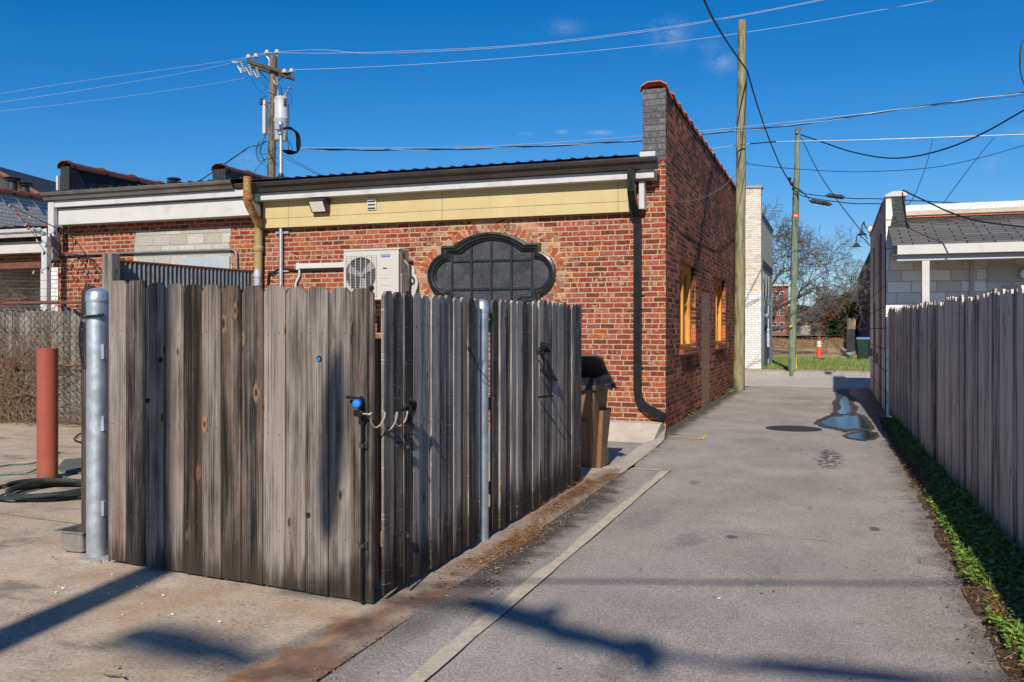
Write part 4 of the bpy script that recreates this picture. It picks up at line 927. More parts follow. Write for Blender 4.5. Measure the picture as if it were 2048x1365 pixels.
# corrugated sheet screen with its timber posts
c0 = dep(236,524,10.9); c1 = dep(507,545,12.9); sc_ = thing('corrugated_screen', (c0.x, c0.y, 0), 'weathered corrugated metal screen between timber posts behind the board enclosure', 'metal fence')
m = MB(); d = (c1-c0).to_2d(); L = d.length; d.normalize(); pn = Vector((-d.y, d.x)); k = int(L/.034); vs = []
for i in range(k+1):
    t = i*L/k; q = c0.to_2d()+d*t+pn*(.016*math.cos(i*math.pi/1.))
    vs += [(q.x, q.y, .15), (q.x, q.y, c0.z+(c1.z-c0.z)*t/L)]
m.add(vs, [(2*i, 2*i+2, 2*i+3, 2*i+1) for i in range(k)]); m.build('sheet', M['steel_corr'], sc_)
q = dep(222,508,10.75); MB().box(q.x-.075, q.x+.075, q.y-.07, q.y+.07, 0, q.z).build('post', M['wood_grey_far'], sc_, bevel=.008)
MB().tube([c0+Vector((0,0,.01)), c1+Vector((0,0,.01))], .018, 6).build('top_rail', M['rust_steel'], sc_)
q = dep(515,552,12.2); m = MB(); m.lathe([(.045,-2.2),(.045,-.02),(.052,-.02),(.05,.05),(.02,.09)], q, 12)
tag(m.build('vent_pipe', M['grey_pvc'], None, smooth=True), 'short grey capped pipe beside the base of the rusty yellow drain pipe', 'pipe')
# ================================================================== BOARD ENCLOSURE
def picket(A, B, z0, z1, off, mat, parent, t=.019, tilt=0., ear=.033, name='picket', gap=.003, nails=()):
    """dog-eared board between ground points A and B (2-D), pushed along the face normal by off"""
    A, B = Vector(A), Vector(B); d = (B-A).normalized(); pn = Vector((d.y, -d.x)); A = A+d*gap; B = B-d*gap; w = (B-A).length
    e = min(ear, w*.3)
    q = [(0,z0),(w,z0+random.uniform(-.006,.006)),(w+tilt,z1-e*random.uniform(.8,1.4)),(w-e+tilt,z1+random.uniform(-.004,.004)),(e+tilt,z1+random.uniform(-.004,.004)),(tilt,z1-e*random.uniform(.8,1.4))]
    pts = [((A+d*s+pn*off).x, (A+d*s+pn*off).y, z) for s, z in q]
    m = MB(); m.prism(pts, (-pn.x*t, -pn.y*t, 0)); m.cut = len(m.f)
    for z in nails:
        for f in (.24, .76):
            c = A+d*w*f+pn*(off+.0004); m.lathe([(.0042,0),(.0036,.003)], (c.x, c.y, z+random.uniform(-.018,.018)), 6, (pn.x,pn.y,0))
    return m.build(name, [mat, M['rust_steel']], parent)
FA, FB = (-4.60, 4.745), (-2.47, 4.535)
fg = thing('board_gate', (-3.5, 4.64, 0), 'wide front gate of weathered dog-eared boards facing the camera', 'gate', None)
us = [216,252,290,327,365,405,443,482,525,569,612,657,700,747]
for i in range(13):
    a, b = ln(us[i], FA, FB), ln(us[i+1], FA, FB); f = i/12
    vt = [562,562,566,568,570,570,572,572,571,574,574,577,576][i]
    d_ = (b[1]*cs - b[0]*sn); zt = H+(CV-vt)/F*((a[1]+b[1])/2*cs-(a[0]+b[0])/2*sn)
    picket(a, b, .012+random.uniform(0,.012), zt, random.uniform(-.004,.006)-(.012 if i == 3 else 0), M['wood_front'], fg, tilt=random.uniform(-.006,.006), gap=.0036 if i not in (4, 9) else .006, nails=(.35,.95,1.55))
def rail(A, B, z, off, h, mat, parent, t=.038, name='rail'):
    A, B = Vector(A), Vector(B); d = (B-A).normalized(); pn = Vector((d.y, -d.x)); c = (A+B)/2+pn*off
    return MB().obox((c.x, c.y, z), (d.x,d.y,0), (pn.x,pn.y,0), (0,0,1), (B-A).length/2, t/2, h/2).build(name, mat, parent)
for z in (.35, .95, 1.55): rail((FA[0]+.05,FA[1]),(FB[0]-.04,FB[1]), z, -.043, .09, M['wood_new'], fg)
for u, v, k in ((297,802,0),(640,718,1),(618,1030,0),(745,577,0),(323,720,0)):
    q = ln(u, FA, FB); zz = H+(CV-v)/F*(q[1]*cs-q[0]*sn)
    if k == 0: MB().lathe([(.017,0),(.015,.0025),(.001,.003)], (q[0], q[1]-.0105, zz), 12, (0,-1,0)).build('knot_hole', M['dark_inside'], fg)
    else:
        h_ = MB().lathe([(.019,0),(.017,.0025),(.001,.003)], (q[0], q[1]-.0105, zz), 12, (0,-1,0)).build('knot_hole', M['dark_inside'], fg); MB().lathe([(.012,.003),(.001,.0045)], (q[0]-.002, q[1]-.0105, zz-.003), 12, (0,-1,0)).build('blue_spot', M['blue_plastic'], h_)
SX = -2.45
def leaf(y0, y1, n_, ztop, label, tone=0):
    g = thing('board_gate', (SX, (y0+y1)/2, 0), label, 'gate', 'gates along the alley side of the enclosure')
    w = (y1-y0)/n_
    for i in range(n_):
        o = picket((SX, y0+i*w), (SX, y0+(i+1)*w), .02+random.uniform(0,.02), ztop+random.uniform(-.012,.012), random.uniform(-.006,.012), M['wood_side'], g, tilt=random.uniform(-.008,.008), gap=random.choice((.002,.003,.005)), nails=(.35,1.0,1.6))
    for z in (.35, 1.0, 1.6): MB().box(SX-.065, SX-.025, y0+.04, y1-.03, z-.045, z+.045).build('rail', M['wood_new'], g)
    return g
leaf(4.615, 6.12, 12, 1.80, 'nearest gate of the alley-side row, dark boards behind the coiled cable lock')
leaf(6.37, 7.445, 8, 1.81, 'middle gate of the alley-side row, between the pale steel post and the black knotted strap')
leaf(7.49, 8.93, 11, 1.825, 'farthest gate of the alley-side row, boards blackened at the foot beside the brown waste cart')
# timber post showing in the corner gap
MB().box(-2.60, -2.51, 4.66, 4.75, .1, 1.52).build('timber_post', M['wood_new'], None); o = bpy.context.scene.objects['timber_post']; tag(o, 'reddish raw timber stop seen in the gap at the enclosure corner', 'timber post')
m = MB(); m.lathe([(.03,0),(.03,.1)], (-2.545,4.63,.22), 10); tag(m.build('pipe_stub', M['grey_pvc'], None), 'short pale pipe end low in the gap at the enclosure corner', 'pipe')
# left return board
lr = thing('board_fence', (-4.98, 5.0, 0), 'narrow grey board standing edge-on left of the galvanised post', 'fence')
picket((-5.02,4.93), (-4.87,4.93), .02, 1.88, 0, M['wood_front'], lr); 
MB().box(-4.99, -4.95, 4.96, 9.0, 1.3, 1.39).build('rail', M['wood_grey_far'], lr)
for i in range(26):
    picket((-4.945, 4.97+i*.15), (-4.945, 5.12+i*.15), .03, 1.84, 0, M['wood_grey_far'], lr)
# steel posts
def pipe_post(x, y, r, h, label, group=None, cap=True):
    t = thing('steel_post', (x, y, 0), label, 'post', group)
    MB().lathe([(r,-.02),(r,h-.09)], (x,y,0), 32).build('pipe', M['steel_galv'], t, smooth=True)
    MB().lathe([(r*1.05,h-.10),(r*1.07,h-.095),(r*1.07,h-.055),(r*1.03,h-.05),(r*1.0,h-.03),(r*.75,h-.012),(r*.4,h-.003),(.001,h)], (x,y,0), 32).build('cap', M['steel_galv'], t, smooth=True)
    return t
p0 = gnd(195,1116)
sp = pipe_post(p0.x, p0.y, .071, 1.86, 'thick galvanised pipe post with a black strap, left of the front gate')
m = MB()
for i in range(16):
    an = 2*math.pi*i/16; r0 = .10+random.uniform(-.02,.03); m.lathe([(.035,0),(.03,.012),(.001,.02)], (p0.x+r0*math.cos(an), p0.y+r0*math.sin(an), -.004), 7)
m.lathe([(.14,-.01),(.12,.012),(.075,.02)], (p0.x,p0.y,0), 16); m.build('grout_collar', M['concrete_grey'], sp)
for z, s in ((1.42,0),(.93,1),(.35,2)):
    q = Vector((p0.x+.075, p0.y-.02, z)); MB().box(q.x-.012, q.x+.012, q.y-.012, q.y+.02, z-.05, z+.05).build('hinge', M['steel_galv'], sp)
MB().box(-2.64, -2.55, 6.36, 6.45, .02, 1.70).build('timber_post', M['wood_new'], None); tag(bpy.context.scene.objects['timber_post.001'], 'raw timber post behind the slim pipe between the first two alley-side gates', 'timber post')
pipe_post(-2.485, 6.235, .05, 1.80, 'galvanised pipe post in the gap between the first two alley-side gates')
pipe_post(-2.66, 4.80, .05, 1.74, 'galvanised pipe post glimpsed through the gap at the enclosure corner')
# black rubber strap round the post
stp = thing('rubber_strap', (p0.x, p0.y, 1.62), 'black rubber strap tied round the galvanised post with its tail hanging', 'strap')
m = MB(); zc = 1.645
m.tube([(p0.x+.080*math.cos(R(200-220*i/14)), p0.y-.080*math.sin(R(20+140*i/14))-.0, zc+.002*i) for i in range(15)], .011, 6)
kx, ky = p0.x-.085, p0.y-.035
m.tube(crom([(kx+.03,ky,zc),(kx-.02,ky-.02,zc+.03),(kx-.06,ky-.02,zc+.055)], 5), .013, 6)
m.tube(crom([(kx+.0,ky-.01,zc),(kx-.012,ky-.02,zc-.1),(kx+.0,ky-.02,zc-.25),(kx+.022,ky-.02,zc-.345)], 6), .013, 6)
m.build('strap', M['bag_plastic'], stp); MB().lathe([(.024,-.012),(.028,0),(.024,.02)], (kx+.02, ky-.005, zc), 10, (1,0,.3)).build('buckle', M['steel_galv'], stp)
# cane bolts
def cane(x, y, ztop, nrm, hdir, label, zb=.01):
    c = thing('cane_bolt', (x, y, zb), label, 'bolt', 'drop bolts on the gates')
    nv = Vector((*nrm, 0)); hv = Vector((*hdir, 0)); b = Vector((x, y, 0))
    m = MB(); m.tube(crom([b+Vector((0,0,zb)), b+Vector((0,0,ztop*.5)), b+Vector((0,0,ztop-.04)), b+hv*.012+Vector((0,0,ztop-.008)), b+hv*.04+Vector((0,0,ztop)), b+hv*.10+Vector((0,0,ztop+.004))], 6), .0085, 8); m.build('rod', M['black_metal'], c, smooth=True)
    for z in (.34, ztop-.27):
        m = MB(); ax = Vector((-nv.y, nv.x, 0)); m.obox(b-nv*.018+Vector((0,0,z)), ax, nv, (0,0,1), .026, .004, .018); m.lathe([(.015,-.010),(.015,.010)], b+Vector((0,0,z)), 10)
        m.build('bracket', M['dark_metal'], c)
    return c
q = ln(730, FA, FB); C1 = Vector((q[0], q[1]-.035, 0))
zz1 = H+(CV-797)/F*(C1.y*cs-C1.x*sn)
cane(C1.x, C1.y, zz1, (0,-1), (-1,0), 'black drop bolt rod on the front gate, beside the blue lock cap')
cane(SX+.05, 4.83, 1.14, (1,0), (.55,-.4), 'black drop bolt rod on the nearest alley-side gate, at the coiled cable end', .03)
# coiled cable lock
ck = thing('cable_lock', (C1.x-.03, C1.y-.03, 1.05), 'coiled clear cable lock with a blue cap joining the two drop bolts', 'lock')
hx = dep(714,808,C1.y*cs-C1.x*sn-.03)
MB().lathe([(.001,-.026),(.020,-.023),(.026,-.01),(.026,.010),(.020,.018),(.001,.02)], hx, 18, (.25,-1,.05)).build('cap', M['blue_plastic'], ck, smooth=True)
MB().obox(hx+Vector((.01,.0,-.055)), (1,0,-.1), (0,1,0), (0,0,1), .028, .016, .018).build('lock_body', M['black_metal'], ck, bevel=.006)
a = hx+Vector((.03,0,-.055)); e = Vector((SX+.055, 4.84, 1.07)); pts = [a, a+Vector((.06,-.01,.0))]
N_ = 84
for i in range(N_+1):
    t = i/N_; th = t*2*math.pi*3.2; r_ = .050*min(1, 8*t, 8*(1-t)); c = (a+Vector((.07,-.02,.0))).lerp(e, t) - Vector((0,0,.045*math.sin(math.pi*t)))
    pts.append(c+Vector((r_*math.cos(th)*.4, -r_*.35*math.sin(th)-.02, r_*math.sin(th+.9))))
MB().tube(pts, .0048, 7).build('coil', M['cable_clear'], ck, smooth=True)
MB().tube(crom([e+Vector((-.03,-.05,.02)), e+Vector((.0,-.02,.05)), e+Vector((.02,.03,.06)), e+Vector((.0,.05,.0)), e+Vector((-.02,.02,-.06))], 6), .013, 8).build('loop_end', M['black_metal'], ck, smooth=True)
# knotted strap and latch on the far gates
ks = thing('rubber_strap', (SX+.04, 7.46, 1.2), 'black strap knotted with a dangling latch bar between the middle and farthest gates', 'strap')
m = MB(); random.seed(5)
for i in range(7):
    c = Vector((SX+.05, 7.46, 1.40)); m.tube(crom([c+Vector((random.uniform(-.02,.05), random.uniform(-.09,.1), random.uniform(-.05,.05))) for _ in range(5)], 5), .012, 6)
m.build('knot', M['bag_plastic'], ks)
MB().tube(crom([(SX+.04,7.44,1.36),(SX+.06,7.47,1.28),(SX+.04,7.5,1.2),(SX+.05,7.62,1.14)], 6), .009, 6).tube(crom([(SX+.03,7.45,1.22),(SX+.12,7.52,1.16),(SX+.13,7.62,1.12)], 5), .011, 6).build('hanging_strap', M['black_metal'], ks, smooth=True)
MB().tube([(SX+.02,7.45,.98),(SX+.1,7.6,.985)], .010, 6).build('latch_bar', M['black_metal'], ks, smooth=True)
MB().tube(crom([(SX+.03,5.85,1.44),(SX+.02,6.0,1.47)], 4), .003, 5).tube(crom([(SX+.03,5.85,1.44),(SX+.03,6.0,1.3),(SX+.03,6.2,1.2)], 4), .003, 5).lathe([(.012,0),(.012,.02)], (SX+.012,5.85,1.44), 8, (1,0,0)).build('gate_wire', M['wire_black'], None); tag(bpy.context.scene.objects['gate_wire'], 'thin black wire hooked on a nail of the nearest alley-side gate', 'wire')
# ================================================================== BROWN CART
random.seed(11)
cx_, cy_ = -2.90, 10.35
ct = thing('waste_cart', (cx_, cy_, -.098), 'tall brown wheeled waste cart with its lid flung open, behind the farthest gate', 'waste cart')
zb, zt = -.098, .93
def frust(m, x0, x1, y0, y1, z0, X0, X1, Y0, Y1, z1):
    return m.add([(x0,y0,z0),(x1,y0,z0),(x1,y1,z0),(x0,y1,z0),(X0,Y0,z1),(X1,Y0,z1),(X1,Y1,z1),(X0,Y1,z1)], [(0,3,2,1),(0,1,5,4),(1,2,6,5),(2,3,7,6),(3,0,4,7)])
m = MB(); frust(m, cx_-.25, cx_+.25, cy_-.27, cy_+.24, zb, cx_-.31, cx_+.31, cy_-.36, cy_+.34, zt)
frust(m, cx_+.235, cx_+.30, cy_-.05, cy_+.2, zb, cx_+.30, cx_+.355, cy_-.12, cy_+.3, zb+.72); frust(m, cx_-.2, cx_+.2, cy_-.30, cy_-.26, zb+.03, cx_-.22, cx_+.22, cy_-.36, cy_-.30, zb+.62)
m.build('bin', M['cart_brown'], ct, bevel=.02)
m = MB(); m.box(cx_-.34, cx_+.34, cy_-.40, cy_-.36, zt-.06, zt+.0).box(cx_+.31, cx_+.345, cy_-.36, cy_+.38, zt-.06, zt).box(cx_-.345, cx_-.31, cy_-.36, cy_+.38, zt-.06, zt).box(cx_-.31, cx_+.31, cy_+.34, cy_+.38, zt-.06, zt); m.build('rim', M['cart_lid'], ct, bevel=.01)
m = MB(); lz = zt+.17; m.prism([(cx_-.33,cy_+.42,zt+.02),(cx_+.34,cy_+.42,zt+.02),(cx_+.36,cy_+.1,zt+.10),(cx_+.36,cy_-.2,lz+.13),(cx_+.30,cy_-.28,lz+.16),(cx_-.30,cy_-.28,lz+.16),(cx_-.33,cy_-.2,lz+.13)], (0,.008,.03))
m.prism([(cx_-.25,cy_+.3,zt+.07),(cx_+.25,cy_+.3,zt+.07),(cx_+.27,cy_-.1,lz+.13),(cx_-.27,cy_-.1,lz+.13)], (0,.006,.02))
m.build('lid', M['cart_lid'], ct, bevel=.012)
for s in (-1, 1): MB().lathe([(.04,-.03),(.11,-.03),(.12,0),(.11,.03),(.04,.03)], (cx_+s*.27, cy_+.27, zb+.122), 20, (1,0,0)).build('wheel', M['bag_plastic'], ct, smooth=True)
MB().tube([(cx_-.3,cy_+.40,zt-.03),(cx_+.3,cy_+.40,zt-.03)], .018, 8).build('handle', M['cart_lid'], ct)
bag = thing('rubbish_bag', (cx_, cy_, zt-.1), 'shiny black bag liner spilling over the rim of the brown waste cart', 'rubbish bag')
m = MB(); k1, k2 = 26, 7; vs = []
for j in range(k2):
    for i in range(k1):
        an = 2*math.pi*i/k1; ca, sa = math.cos(an), math.sin(an); sx = max(-1, min(1, ca*1.35)); sy = max(-1, min(1, sa*1.35))
        t = j/(k2-1); r_ = 1.09-.5*t*t; z = zt-.07+ (.07+.07*math.sin(t*2.2)) + random.uniform(-.025,.03)
        if j == 0: z = zt-.06+random.uniform(-.06,.03)
        vs.append((cx_+sx*.32*r_+random.uniform(-.012,.012), cy_+sy*.37*r_+random.uniform(-.012,.012), z))
m.add(vs, [(j*k1+i, j*k1+(i+1) % k1, (j+1)*k1+(i+1) % k1, (j+1)*k1+i) for j in range(k2-1) for i in range(k1)] + [tuple((k2-1)*k1+i for i in range(k1))])
m.build('liner', M['bag_plastic'], bag, smooth=True)
m = MB()
for i in range(9):
    c = Vector((cx_+.36, cy_-.25+random.uniform(-.06,.08), zt+.04)); e2 = c+Vector((random.uniform(.03,.16), random.uniform(-.1,.1), random.uniform(-.13,.05)))
    m.tube(crom([c, c.lerp(e2,.4)+Vector((0,0,.05)), e2], 4), [.03,.04,.045,.04,.035,.035,.03,.03,.012][:9], 6)
m.build('knot', M['bag_plastic'], bag)
# ================================================================== LEFT YARD THINGS
p1 = gnd(95,958); r_ = .102
bo = thing('bollard', (p1.x, p1.y, 0), 'rust-red painted pipe bollard standing by the coiled green hose', 'bollard')
MB().lathe([(r_,-.02),(r_,1.37)], (p1.x,p1.y,0), 36).build('pipe', M['rust_bollard'], bo, smooth=True); MB().lathe([(r_+.003,1.355),(r_+.003,1.374),(r_*.8,1.376),(.001,1.38)], (p1.x,p1.y,0), 36).build('cap', M['rust_bollard'], bo, smooth=True)
random.seed(3); hc = gnd(98,988)
m = MB(); pts = []
for i in range(210):
    t = i/209; th = t*2*math.pi*4.6; rx = .43+.06*math.sin(t*31)+.05*math.cos(t*13); ry = .40+.07*math.sin(t*23+1)
    pts.append(Vector((hc.x+.02+rx*math.cos(th)+.05*math.sin(t*9), hc.y+ry*math.sin(th)+.05*math.cos(t*17), .022+.062*t+.012*math.sin(t*60))))
m.tube(pts, .021, 8); tag(m.build('garden_hose', M['hose_green'], None, smooth=True), 'dark green hose lying in a loose coil on the concrete by the red bollard', 'hose')
m = MB(); m.tube(crom([gnd(-30,938,.012), gnd(20,930,.012), gnd(70,926,.012), gnd(98,912,.012), gnd(120,905,.012)], 8), .009, 6); m.tube(crom([gnd(-30,951,.012), gnd(30,948,.012), gnd(60,945,.02), gnd(88,930,.012), gnd(100,922,.012)], 8), .009, 6); m.tube(crom([gnd(115,948,.012), gnd(140,958,.012), gnd(165,962,.012), gnd(230,960,.012)], 6), .008, 6)
tag(m.build('thin_hose', M['hose_light'], None), 'thin bright green line snaking past the foot of the red bollard', 'hose')
m = MB(); m.tube(crom([gnd(150,876,.015), gnd(154,872,.02), gnd(162,868,.03), gnd(180,870,.02), gnd(166,884,.02), gnd(152,882,.015), gnd(148,878,.015)], 6), .012, 6); tag(m.build('cable_loop', M['wire_black'], None), 'small black cable loop on the concrete left of the enclosure', 'cable')
mt = thing('drain_mat', (*gnd(150,935).to_2d(), 0), 'flat grey-green perforated rubber mat lying on the concrete behind the red bollard', 'mat')
m = MB(); A4 = [gnd(*q) for q in ((116,938),(128,922),(230,912),(230,952),(150,948),(120,944))]; m.prism([(p.x,p.y,.004) for p in A4], (0,0,.014)); m.build('mat', M['mat_green'], mt)
# steel food pan
pc = gnd(142,1106); pn_ = thing('steel_pan', (pc.x, pc.y, 0), 'stainless steel food pan left on the concrete beside the galvanised post', 'pan')
m = MB(); X0, X1, Y0, Y1 = pc.x-.085, pc.x+.12, pc.y-.02, pc.y+.26
vs = []
def rrect(x0, x1, y0, y1, r, z, n_=5):
    out = []
    for cx0, cy0, a0_ in ((x1-r,y1-r,0),(x0+r,y1-r,90),(x0+r,y0+r,180),(x1-r,y0+r,270)):
        out += [(cx0+r*math.cos(R(a0_+90*i/n_)), cy0+r*math.sin(R(a0_+90*i/n_)), z) for i in range(n_+1)]
    return out
rings = [rrect(X0+.03,X1-.03,Y0+.03,Y1-.03,.02,.004), rrect(X0+.008,X1-.008,Y0+.008,Y1-.008,.03,.02), rrect(X0,X1,Y0,Y1,.035,.15), rrect(X0-.004,X1+.004,Y0-.004,Y1+.004,.036,.158), rrect(X0-.03,X1+.03,Y0-.03,Y1+.03,.02,.160), rrect(X0-.03,X1+.03,Y0-.03,Y1+.03,.02,.154), rrect(X0-.0,X1,Y0,Y1,.034,.152), rrect(X0+.004,X1-.004,Y0+.004,Y1-.004,.034,.02), rrect(X0+.03,X1-.03,Y0+.03,Y1-.03,.02,.008)]
k = len(rings[0]); 
for q in rings: vs += q
m.add(vs, [(j*k+i, j*k+(i+1) % k, (j+1)*k+(i+1) % k, (j+1)*k+i) for j in range(len(rings)-1) for i in range(k)] + [tuple(range(k))[::-1], tuple((len(rings)-1)*k+i for i in range(k))])
m.build('pan', M['steel_pan'], pn_, smooth=True)
# chain-link fence with rusty rails, slat backing and dead vines
CY = 11.35; cf = thing('chain_link_fence', (-14, CY, 0), 'rusty chain link fence backed by grey slats at the rear of the concrete yard', 'fence')
m = MB(); zt_ = 2.0; x = -17.5; s_ = .062
i = 0
while x < -10.2:
    sg = 1 if i % 2 == 0 else -1
    pts = [(x+sg*(s_/2)*(1 if j % 2 == 0 else -1), CY+.004*(1 if j % 2 else -1), .06+j*s_/1.) for j in range(int((zt_-.06)/s_)+1)]
    m.tube(pts, .0042, 3, cap=False); x += s_; i += 1
m.build('mesh', M['wire_grey'], cf)
MB().tube([(-17.5,CY,zt_+.02),(-10.2,CY,zt_+.02)], .03, 10).build('top_rail', M['rust_steel'], cf, smooth=True)
MB().tube([(-17.5,CY,1.62),(-10.2,CY,1.62)], .004, 4).tube([(-17.5,CY,.98),(-10.2,CY,.98)], .02, 6).build('rail', M['rust_steel'], cf)
for x in (-17.3, -14.6, -10.4): MB().tube([(x,CY+.03,0),(x,CY+.03,zt_)], .035, 10).build('post', M['rust_steel'], cf, smooth=True)
m = MB()
for z in (2.12, 2.25, 2.38): m.tube(crom([(-17.5+i*.4, CY+.05, z+random.uniform(-.02,.02)) for i in range(19)], 2), .004, 4, cap=False)
m.build('barbed_wire', M['rust_steel'], cf)
sf = thing('slat_fence', (-14, CY+.12, 0), 'weathered grey slat boards standing close behind the chain link fence', 'fence')
x = -17.5
for i in range(52):
    picket((x,CY+.14), (x+.14,CY+.14), .04, random.uniform(1.86,1.95), 0, M['wood_grey_far'], sf, gap=.004); x += .143
random.seed(21); m = MB()
def twig(p, d, L, r, n_, m, lvl):
    pts = [Vector(p)]; d = Vector(d).normalized()
    for i in range(n_):
        d = (d+Vector((random.gauss(0,.3), random.gauss(0,.12), random.gauss(0,.28)))).normalized(); d.y *= .5; pts.append(pts[-1]+d*L/n_)
    for q in pts:
        if q.z < .02: q.z = .02+random.random()*.05
    m.tube(pts, [r*(1-.7*i/n_) for i in range(n_+1)], 4, cap=False)
    if lvl:
        for _ in range(3): j = random.randint(1, n_-1); twig(pts[j], (random.uniform(-1,1), random.uniform(-.5,.3), random.uniform(-.6,.9)), L*.5, r*.6, max(4, n_-2), m, lvl-1)
for _ in range(95):
    x = random.choice((random.uniform(-17.4,-10.6), random.gauss(-13.6,.6), random.gauss(-12.9,.5))); twig((x, CY-.05, random.uniform(0,.2)), (random.uniform(-.5,.5), -.05, 1), random.uniform(.7,2.2), random.uniform(.006,.013), 9, m, 2)
for _ in range(26): twig((random.uniform(-17.4,-13.4), CY-.02, random.uniform(1.95,2.35)), (random.uniform(-1,1), 0, .05), random.uniform(.6,1.3), .008, 8, m, 1)
for _ in range(170): twig((random.uniform(-17.4,-10.4), CY-.05-random.random()*.35, random.uniform(.02,.1)), (random.uniform(-1,1), random.uniform(-.6,.2), random.uniform(.0,.5)), random.uniform(.2,.6), .005, 5, m, 1)
tag(m.build('dead_vine', M['twig'], None), 'tangle of dead brown vines climbing the chain link fence', 'dead vine')
# string lights
sl = thing('string_lights', (-14.6, 13.2, 2.2), 'drooping black string of small red and clear bulbs across the left brick wall', 'string lights')
L1 = [dep(-20,372,17), dep(35,418,17.1), dep(100,450,17.2), dep(140,470,17.3), dep(165,500,17.3), dep(212,568,17.3)]
L2 = [dep(30,418,17.1), dep(45,440,17.1), dep(70,456,17.1), dep(100,468,17.1), dep(118,458,17.2), dep(140,468,17.3)]
L3 = [dep(50,440,17.1), dep(80,490,17.1), dep(105,520,17.1), dep(150,555,17.1), dep(185,572,17.1)]
L4 = [dep(60,542,17.1), dep(90,538,17.1), dep(112,512,17.1), dep(120,480,17.2)]; L5 = [dep(115,550,17.2), dep(135,540,17.2), dep(158,512,17.3), dep(175,540,17.3), dep(200,566,17.3)]; L6 = [dep(145,475,17.3), dep(146,500,17.3), dep(130,520,17.3)]
m = MB()
for l in (L1, L2, L3, L4, L5, L6): m.tube(crom(l, 8),   .010 if l is L1 else .006, 5)
m.build('cord', M['wire_black'], sl)
for l, k, st in ((L1,9,0),(L2,9,.03),(L3,7,.05),(L4,6,.02),(L5,7,.03)):
    c = crom(l, 8)
    for i in range(k):
        p = c[int((i+.5)/k*(len(c)-1))]; red = random.random() < .45 and p.x < -14.2; dk = p.x > -14.2
        m = MB(); tl = Vector((random.uniform(-.6,.6), random.uniform(-.3,.3), -1)).normalized()
        m.lathe([(.009,0),(.012,.015),(.018,.035),(.020,.055),(.015,.07),(.004,.08)], p, 8, tl); m.build('bulb', M['wire_black'] if dk else M['bulb_red' if red else 'bulb_clear'], sl, smooth=True)

# ================================================================== BLOCK BUILDING ON THE RIGHT
random.seed(31)
BXW = .90; BY0, BY1 = 17.95, 25.6; PZ = 4.04
kb = thing('block_building', (4, 20, 0), 'grey concrete block building with a stained alley wall, white porch and shingled porch roof', 'building')
MB().box(BXW, BXW+.30, BY0, BY1, -.1, PZ).build('alley_wall', M['block_grey'], kb)
MB().box(BXW+.004, 18, BY0-.012, BY0-.001, -.1, 3.44).box(BXW+.30, 18, 18.25, 18.55, -.1, 3.9).build('porch_wall', M['block_white'], kb)
MB().box(BXW+.30, 18, BY1-.3, BY1, -.1, 3.9).box(17.7, 18, 18.551, BY1-.3, -.1, 3.9).build('rear_wall', M['block_grey'], kb)
MB().box(BXW+.302, 17.7, 18.56, BY1-.3, 3.55, 3.62).build('roof', M['membrane'], kb)
# wrapped parapet end and pale cap
m = MB(); x0, x1 = BXW-.01, BXW+.33
m.add([(x0+.03,BY0-.02,3.47),(x1,BY0-.02,3.44),(x1+.10,BY0-.05,3.47),(x1+.02,BY0-.012,3.55),(x1+.0,BY0-.012,PZ-.02),(x0+.10,BY0-.012,PZ-.02),(x0+.13,BY0-.02,3.72),(x0+.09,BY0-.012,3.5)], [tuple(range(8))])
m.quad((x1+.003,BY0-.012,3.28),(x1+.003,BY1,3.58),(x1+.003,BY1,PZ-.02),(x1+.003,BY0-.012,PZ-.02)); m.build('membrane', M['membrane'], kb)
m = MB(); m.prism([(x0-.02,BY0-.04,PZ-.015),(x1+.03,BY0-.04,PZ-.015),(x1+.03,BY0-.04,PZ+.05),(x1-.1,BY0-.04,PZ+.09),(x0+.12,BY0-.04,PZ+.085),(x0,BY0-.04,PZ+.03)], (0,.9,0)); m.build('parapet_cap', M['white_trim'], kb, bevel=.012)
MB().box(x0-.01, x1+.02, BY0+.9, BY1, PZ, PZ+.05).build('coping', M['dark_metal'], kb)
# porch roof
EY, EZ = 16.72, 3.055; TY, TZ = 18.24, 3.56
m = MB(); m.prism([(BXW+.04,EY,EZ),(BXW+.04,TY,TZ),(BXW+.04,TY,TZ-.06),(BXW+.04,EY,EZ-.035)], (14,0,0)); m.build('porch_roof', M['shingle'], kb)
MB().box(BXW+.12, 15, TY-.0, TY+.02, 3.52, 3.66).build('flashing', M['membrane'], kb); MB().box(BXW+.34, 15, TY-.02, TY+.015, 3.66, 3.685).build('copper_strip', M['tile_red'], kb); MB().box(BXW+.34, 18, TY-.05, TY+.34, 3.695, 3.785).build('parapet_cap', M['concrete_pale'], kb, bevel=.01)
MB().box(BXW+.12, 15, EY-.02, EY+.03, 2.86, 3.02).build('fascia_board', M['white_paint'], kb, bevel=.005)
MB().box(BXW+.12, 15, EY+.10, EY+.24, 2.76, 2.90).build('porch_beam', M['white_trim'], kb, bevel=.005)
MB().box(BXW+.06, 15, EY+.24, BY0-.013, 2.90, 2.94).build('porch_ceiling', M['stucco_beige'], kb)
q = onY(1851,560,EY+.17); MB().box(q.x-.06, q.x+.06, EY+.11, EY+.23, 0, 2.76).build('porch_post', M['white_paint'], kb, bevel=.008)
q = onY(1943,590,BY0-.03); MB().box(q.x-.035, q.x+.035, BY0-.07, BY0-.013, 0, 2.9).build('corner_board', M['white_trim'], kb, bevel=.006)
q = onY(2006,570,BY0-.05); dw = MB().box(q.x, q.x+1.3, BY0-.06, BY0-.013, 1.0, 2.36).build('window', M['white_trim'], kb, bevel=.008)
